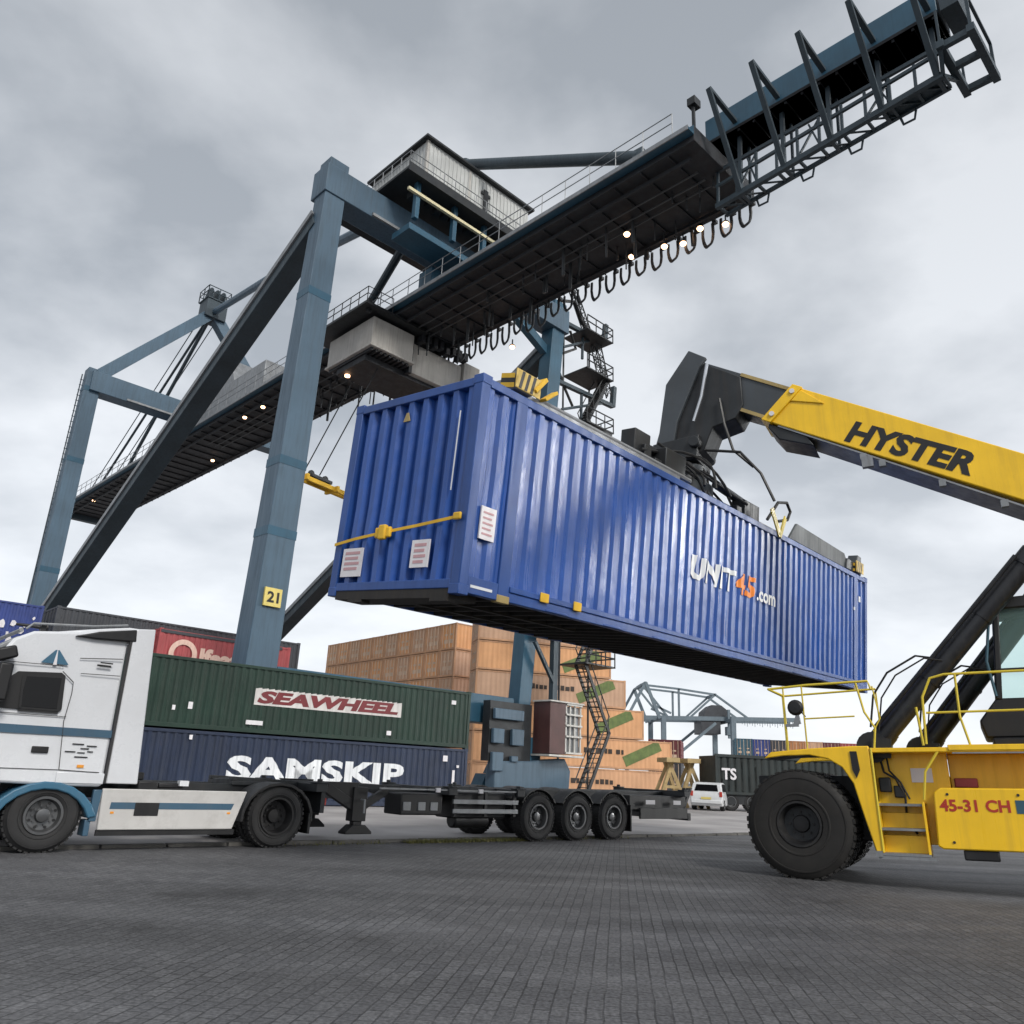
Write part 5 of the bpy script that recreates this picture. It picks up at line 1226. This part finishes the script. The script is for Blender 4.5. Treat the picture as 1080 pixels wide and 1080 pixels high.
# =================================================================== things in the distance on the right
# white car
ca = thing('car', 'small white hatchback parked beyond the end of the trailer', 'car', azm(Vector((11.0, 45.2, 0)), 22))
def car():
    L, W = 3.9, 1.68
    prof = [(0, .45), (.02, .80), (.10, .98), (.32, 1.34), (.55, 1.42), (1.6, 1.44), (2.1, 1.36), (2.75, .98), (3.6, .84), (3.86, .70), (3.9, .42), (3.8, .24), (.1, .24)]
    m = MB(); n = len(prof)
    def ty(y, z): t = max(0, (z-.9)/.55); return y*(1-.14*t)
    v = [(x, ty(-W/2, z), z) for x, z in prof]+[(x, ty(W/2, z), z) for x, z in prof]
    m.add(v, [tuple(range(n)), tuple(range(2*n-1, n-1, -1))]+[(i, (i+1) % n, n+(i+1) % n, n+i) for i in range(n)]); m.build('body', M['van_w'], ca, bevel=.05)
    for s in (-1, 1):
        m = MB(); P = [(.45, .98), (.62, 1.34), (1.6, 1.37), (2.05, 1.3), (2.6, .98)]
        vv = [(x, s*(abs(ty(W/2, z))+.004), z) for x, z in P]; m.add(vv, [tuple(range(5))]); m.build('side_window', M['winglass'], ca, smooth=0)
    m = MB(); m.add([(.075, -.62, 1.0), (.075, .62, 1.0), (.29, .54, 1.32), (.29, -.54, 1.32)], [(0,1,2,3)]); m.build('rear_window', M['winglass'], ca, smooth=0)
    for s in (-1, 1): m = MB(); m.box(-.012, .06, s*.76-.07, s*.76+.07, .72, .98); build_each(m, 'tail_light', M['red_text'], ca, bevel=.01)
    m = MB(); m.box(-.05, .1, -.8, .8, .36, .56); m.build('bumper', M['van_w'], ca, bevel=.04)
    m = MB(); m.box(-.055, -.03, -.26, .26, .58, .69); m.build('number_plate', M['sign_y'], ca)
    for x in (.72, 3.15):
        for y in (-W/2+.0, W/2-.2): wheel(ca, (x, y, .29), .29, .2, .18, .03, M['rim'], M['rubber'], 5, 20)
car()
# dark box on a road trailer
wg = thing('box_trailer', 'dark box trailer with pale lettering standing behind the big tyre', 'trailer', azm(Vector((11.9, 46.6, 0)), 82))
m = MB(); corr_panel(m, .1, 11.9, 1.0, 2.85, lambda a, d, z: (a, d, z), .4, .04); m.box(0, 12, .06, 2.4, .96, 2.88); m.build('box', M['dgreen_box'], wg)
m = MB()
for x in (0, 11.88): m.box(x, x+.12, -.02, .1, .9, 2.95)
m.box(0, 12, -.03, .03, 2.82, 2.97); m.box(0, 12, -.03, .03, .86, 1.0); m.build('box_frame', M['dgreen_box'], wg)
m = MB(); m.box(.2, 11.8, .5, .7, .65, .9); m.box(.2, 11.8, 1.7, 1.9, .65, .9); m.box(.3, 2.6, .1, 2.2, .35, .85); m.build('chassis', M['steel_dark'], wg)
lettering('TS', .62, .35, 1.62, y=-.035, width=.85, bold=.03).build('lettering', M['placard'], wg, smooth=0)
for x in (.9, 2.1, 9.0, 10.2): wheel(wg, (x, .1, .48), .48, .32, .28, .08, M['rim'], M['rubber'], 8, 24)
# timber trestles behind the car
for i, x in enumerate((9.9, 11.1)):
    t = thing('trestle', ['pale timber trestle left of the pair behind the white car', 'pale timber trestle right of the pair behind the white car'][i], 'trestle', azm(Vector((x, 48.5, 0)), 80), 'timber trestles behind the car')
    m = MB(); m.bar((-.9, 0, 0), (.1, .3, 2.5), .16, .2); m.bar((-.9, 1.2, 0), (.1, .9, 2.5), .16, .2); m.build('leg', M['wood'], t)
    m = MB(); m.bar((.9, 0, 0), (-.1, .3, 2.5), .16, .2); m.bar((.9, 1.2, 0), (-.1, .9, 2.5), .16, .2); m.build('leg', M['wood'], t)
    m = MB(); m.box(-.4, .4, -.2, 1.4, 2.45, 2.7); m.bar((-.45, .1, 1.1), (.45, .1, 1.1), .1, .16); m.build('top_beam', M['wood'], t)
# maroon container on a dark one
def dist_box(name, label, p, az, wall, L=6.0, W=2.5, H=2.6, group=None):
    r = thing(name, label, 'container', azm(p, az), group); w, f, d_ = plain_box(L, W, H, wall, wall, True)
    link_mesh('wall', w, r); link_mesh('frame', f, r); link_mesh('door_gear', d_, r); return r
dist_box('shipping_container', 'black container carrying a maroon one beside the tan pile', Vector((18.9, 88, .012)), 15, M['grey_box'], W=3.4, H=3.3)
dist_box('shipping_container', 'maroon container on top of a black one beside the tan pile', Vector((18.9, 88, 3.34)), 15, M['maroon_box'], W=3.4, H=2.3)
# coloured row beyond the yellow wheel arch
cols = [('teal_box', 'teal'), ('blue_box2', 'blue'), ('grey_box', 'grey'), ('orange_box', 'orange'), ('tan_box', 'sandy'), ('maroon_box', 'maroon'), ('red_box', 'pinkish red'), ('orange_box', 'rust orange'), ('teal_box', 'blue green')]
random.seed(9)
for i, (k, nm) in enumerate(cols):
    for t in range(3):
        kk, n2 = (k, nm) if t == 2 else cols[(i*2+t*5+3) % len(cols)]
        dist_box('shipping_container', '%s container, %s of the %s column in the far coloured row' % (n2, ['bottom', 'middle', 'top'][t], ['leftmost', 'second', 'third', 'fourth', 'fifth', 'sixth', 'seventh', 'eighth', 'rightmost'][i]), Vector((37.3+i*2.62, 124, .012+t*2.72)), 12, M[kk], group='far row of coloured containers')
# distant gantry crane
fc = thing('gantry_crane', 'distant grey gantry crane seen low beyond the tan containers', 'crane', Matrix.Translation(Vector((0, 160, 0))))
def far_crane():
    f = M['far']
    for y in (0, 14):
        m = MB()
        for x0, z0, x1, z1, w in ((27.7, 19.7, 24.2, 13.2, .5), (24.2, 13.2, 24.0, 0, .7), (27.7, 19.7, 30.4, 13.0, .6), (31.1, 13.2, 31.1, 0, .9), (44.6, 14, 44.4, 0, .9), (41.2, 12.6, 31.4, 4.5, .5)): m.bar((x0, y, z0), (x1, y, z1), w)
        m.build('leg', f, fc)
    m = MB()
    for y in (4, 10):
        m.bar((24, y, 13.2), (59, y, 14.2), .5, .8)
        for x0, z0, x1, z1 in ((27.7, 19.7, 35, 19.2), (35, 19.2, 42.3, 18.4), (35, 19.2, 35, 13.5), (42.3, 18.4, 37.0, 13.6), (42.3, 18.4, 48.5, 14.2), (27.7, 19.7, 32.8, 13.6), (30.5, 15.6, 33.4, 14.4)): m.bar((x0, y, z0), (x1, y, z1), .38)
    for x in (24, 31, 44.5): m.bar((x, 0, 13.3), (x, 14, 13.3), .6)
    m.bar((27.7, 4, 19.7), (27.7, 10, 19.7), .5); m.bar((42.3, 4, 18.4), (42.3, 10, 18.4), .5); m.bar((27.7, 0, 19.7), (27.7, 14, 19.7), .4)
    for k in range(22): m.bar((47.5+k*.5, 4, 13.9), (47.5+k*.5, 4, 12.9-(k % 3)*.2), .08)
    m.build('girder', f, fc)
    m = MB(); m.box(39.3, 43.2, 4, 10, 10.8, 13.4); m.prism([(40.0, 13.9), (40.2, 15.2), (41.6, 16.4), (43.6, 16.4), (45.2, 15.2), (45.4, 13.9)], 4.5, 9.5); m.build('machine_house', M['grey_box'], fc, bevel=.05)
    m = MB(); m.bar((44.6, 3, 15.5), (44.6, 3, 10), .5); m.box(44.0, 45.6, 2.6, 4, 10.6, 12.2); m.build('operator_cab', f, fc)
far_crane()
# round mirror on the stacker's front rail
m = MB(); m.lathe([(.001, -.05), (.09, -.045), (.12, -.02), (.13, .0), (.001, .02)], (.16, .03, 2.60), 'y', 16); m.tube([(.2, .05, 2.6), (.3, .06, 2.45)], .012, 5); m.build('mirror', M['black'], rs)
m = MB(); m.box(-.02, .18, .02, .10, 2.30, 2.34); m.prism([(.10, 2.34), (.22, 2.34), (.20, 2.50), (.16, 2.50)], .02, .08); m.build('lamp_bracket', M['steel_grey'], rs)

# =================================================================== camera, sky, light
f_px, pit, rol, hcam = 850.0, .3151, .0468, 1.34
F = Vector((0, math.cos(pit), math.sin(pit))); U = Vector((0, -math.sin(pit), math.cos(pit))); X = Vector((1, 0, 0))
R2 = X*math.cos(rol)+U*math.sin(rol); U2 = U*math.cos(rol)-X*math.sin(rol)
cam = bpy.data.cameras.new('camera'); cam.sensor_width = 36; cam.lens = 36*f_px/1080; cam.clip_end = 20000; cam.clip_start = .1
co = bpy.data.objects.new('camera', cam); COL.objects.link(co); co.matrix_world = basis((0, 0, hcam), R2, U2, -F); SC.camera = co

SUN_AZ, SUN_EL = 152, 38
w = bpy.data.worlds.new('World'); SC.world = w; w.use_nodes = True
nt = w.node_tree; N = nt.nodes; Lk = nt.links; N.clear()
out = N.new('ShaderNodeOutputWorld'); bg = N.new('ShaderNodeBackground'); Lk.new(bg.outputs[0], out.inputs[0])
sky = N.new('ShaderNodeTexSky'); sky.sky_type = 'NISHITA'; sky.sun_disc = False; sky.sun_elevation = R(SUN_EL); sky.sun_rotation = R(SUN_AZ)
tc = N.new('ShaderNodeTexCoord'); sp = N.new('ShaderNodeSeparateXYZ'); Lk.new(tc.outputs['Generated'], sp.inputs[0])
zc = N.new('ShaderNodeMath'); zc.operation = 'MAXIMUM'; zc.inputs[1].default_value = 0; Lk.new(sp.outputs['Z'], zc.inputs[0])
za = N.new('ShaderNodeMath'); za.operation = 'ADD'; za.inputs[1].default_value = .30; Lk.new(zc.outputs[0], za.inputs[0])
dv = N.new('ShaderNodeVectorMath'); dv.operation = 'DIVIDE'; Lk.new(tc.outputs['Generated'], dv.inputs[0])
cmb = N.new('ShaderNodeCombineXYZ'); [Lk.new(za.outputs[0], cmb.inputs[i]) for i in range(3)]; Lk.new(cmb.outputs[0], dv.inputs[1])
mp = N.new('ShaderNodeMapping'); mp.inputs['Scale'].default_value = (1, 1.1, .8); mp.inputs['Location'].default_value = (.55, 2.3, .4); Lk.new(dv.outputs[0], mp.inputs['Vector'])
n1 = N.new('ShaderNodeTexNoise'); n1.inputs['Scale'].default_value = 1.9; n1.inputs['Detail'].default_value = 7; n1.inputs['Roughness'].default_value = .50; n1.inputs['Distortion'].default_value = .15; Lk.new(mp.outputs[0], n1.inputs['Vector'])
cl = N.new('ShaderNodeValToRGB'); e = cl.color_ramp.elements; e[0].position = .38; e[0].color = (.42, .455, .50, 1); e[1].position = .62; e[1].color = (.82, .85, .89, 1); Lk.new(n1.outputs['Fac'], cl.inputs[0])
gr_ = N.new('ShaderNodeValToRGB'); e = gr_.color_ramp.elements; e[0].position = 0; e[0].color = (1.05, 1.05, 1.05, 1); e[1].position = .78; e[1].color = (.76, .76, .76, 1); Lk.new(zc.outputs[0], gr_.inputs[0])
mu = N.new('ShaderNodeMix'); mu.data_type = 'RGBA'; mu.blend_type = 'MULTIPLY'; mu.inputs['Factor'].default_value = 1; Lk.new(cl.outputs[0], mu.inputs['A']); Lk.new(gr_.outputs[0], mu.inputs['B'])
hz_ = N.new('ShaderNodeMapRange'); hz_.inputs[1].default_value = .0; hz_.inputs[2].default_value = .42; hz_.inputs[3].default_value = .80; hz_.inputs[4].default_value = 0; Lk.new(zc.outputs[0], hz_.inputs[0])
mh_ = N.new('ShaderNodeMix'); mh_.data_type = 'RGBA'; Lk.new(hz_.outputs[0], mh_.inputs['Factor']); Lk.new(mu.outputs['Result'], mh_.inputs['A']); mh_.inputs['B'].default_value = (.86, .885, .92, 1)
gdir = (math.sin(R(78))*math.cos(R(13)), math.cos(R(78))*math.cos(R(13)), math.sin(R(13)))  # added sky glow outside the frame, aimed to throw glare on the blue container
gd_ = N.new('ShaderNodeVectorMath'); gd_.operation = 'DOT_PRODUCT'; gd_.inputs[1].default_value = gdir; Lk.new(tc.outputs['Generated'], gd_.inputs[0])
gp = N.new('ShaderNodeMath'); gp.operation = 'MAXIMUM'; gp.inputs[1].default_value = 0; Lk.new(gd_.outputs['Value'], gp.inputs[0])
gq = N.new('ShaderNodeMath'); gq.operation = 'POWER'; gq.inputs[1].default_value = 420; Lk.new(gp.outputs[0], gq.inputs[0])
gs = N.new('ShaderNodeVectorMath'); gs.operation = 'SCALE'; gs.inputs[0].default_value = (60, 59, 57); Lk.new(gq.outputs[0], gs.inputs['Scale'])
sk = N.new('ShaderNodeVectorMath'); sk.operation = 'SCALE'; sk.inputs['Scale'].default_value = .10; Lk.new(sky.outputs[0], sk.inputs[0])
fm = N.new('ShaderNodeMix'); fm.data_type = 'RGBA'; fm.inputs['Factor'].default_value = .92; Lk.new(sk.outputs[0], fm.inputs['A']); Lk.new(mh_.outputs['Result'], fm.inputs['B'])
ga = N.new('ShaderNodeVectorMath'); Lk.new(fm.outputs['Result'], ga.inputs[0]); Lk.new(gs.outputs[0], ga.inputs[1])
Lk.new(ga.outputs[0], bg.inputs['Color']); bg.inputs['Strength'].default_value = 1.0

sl = bpy.data.lights.new('sun', 'SUN'); sl.energy = 2.0; sl.angle = R(16); sl.color = (1, .96, .9)
so = bpy.data.objects.new('sun', sl); COL.objects.link(so)
a = R(SUN_AZ); e_ = R(SUN_EL); d = Vector((math.sin(a)*math.cos(e_), math.cos(a)*math.cos(e_), math.sin(e_)))
so.rotation_euler = d.to_track_quat('Z', 'Y').to_euler()
vs = SC.view_settings; vs.view_transform = 'Standard'; vs.look = 'None'; vs.exposure = .28; vs.gamma = 1
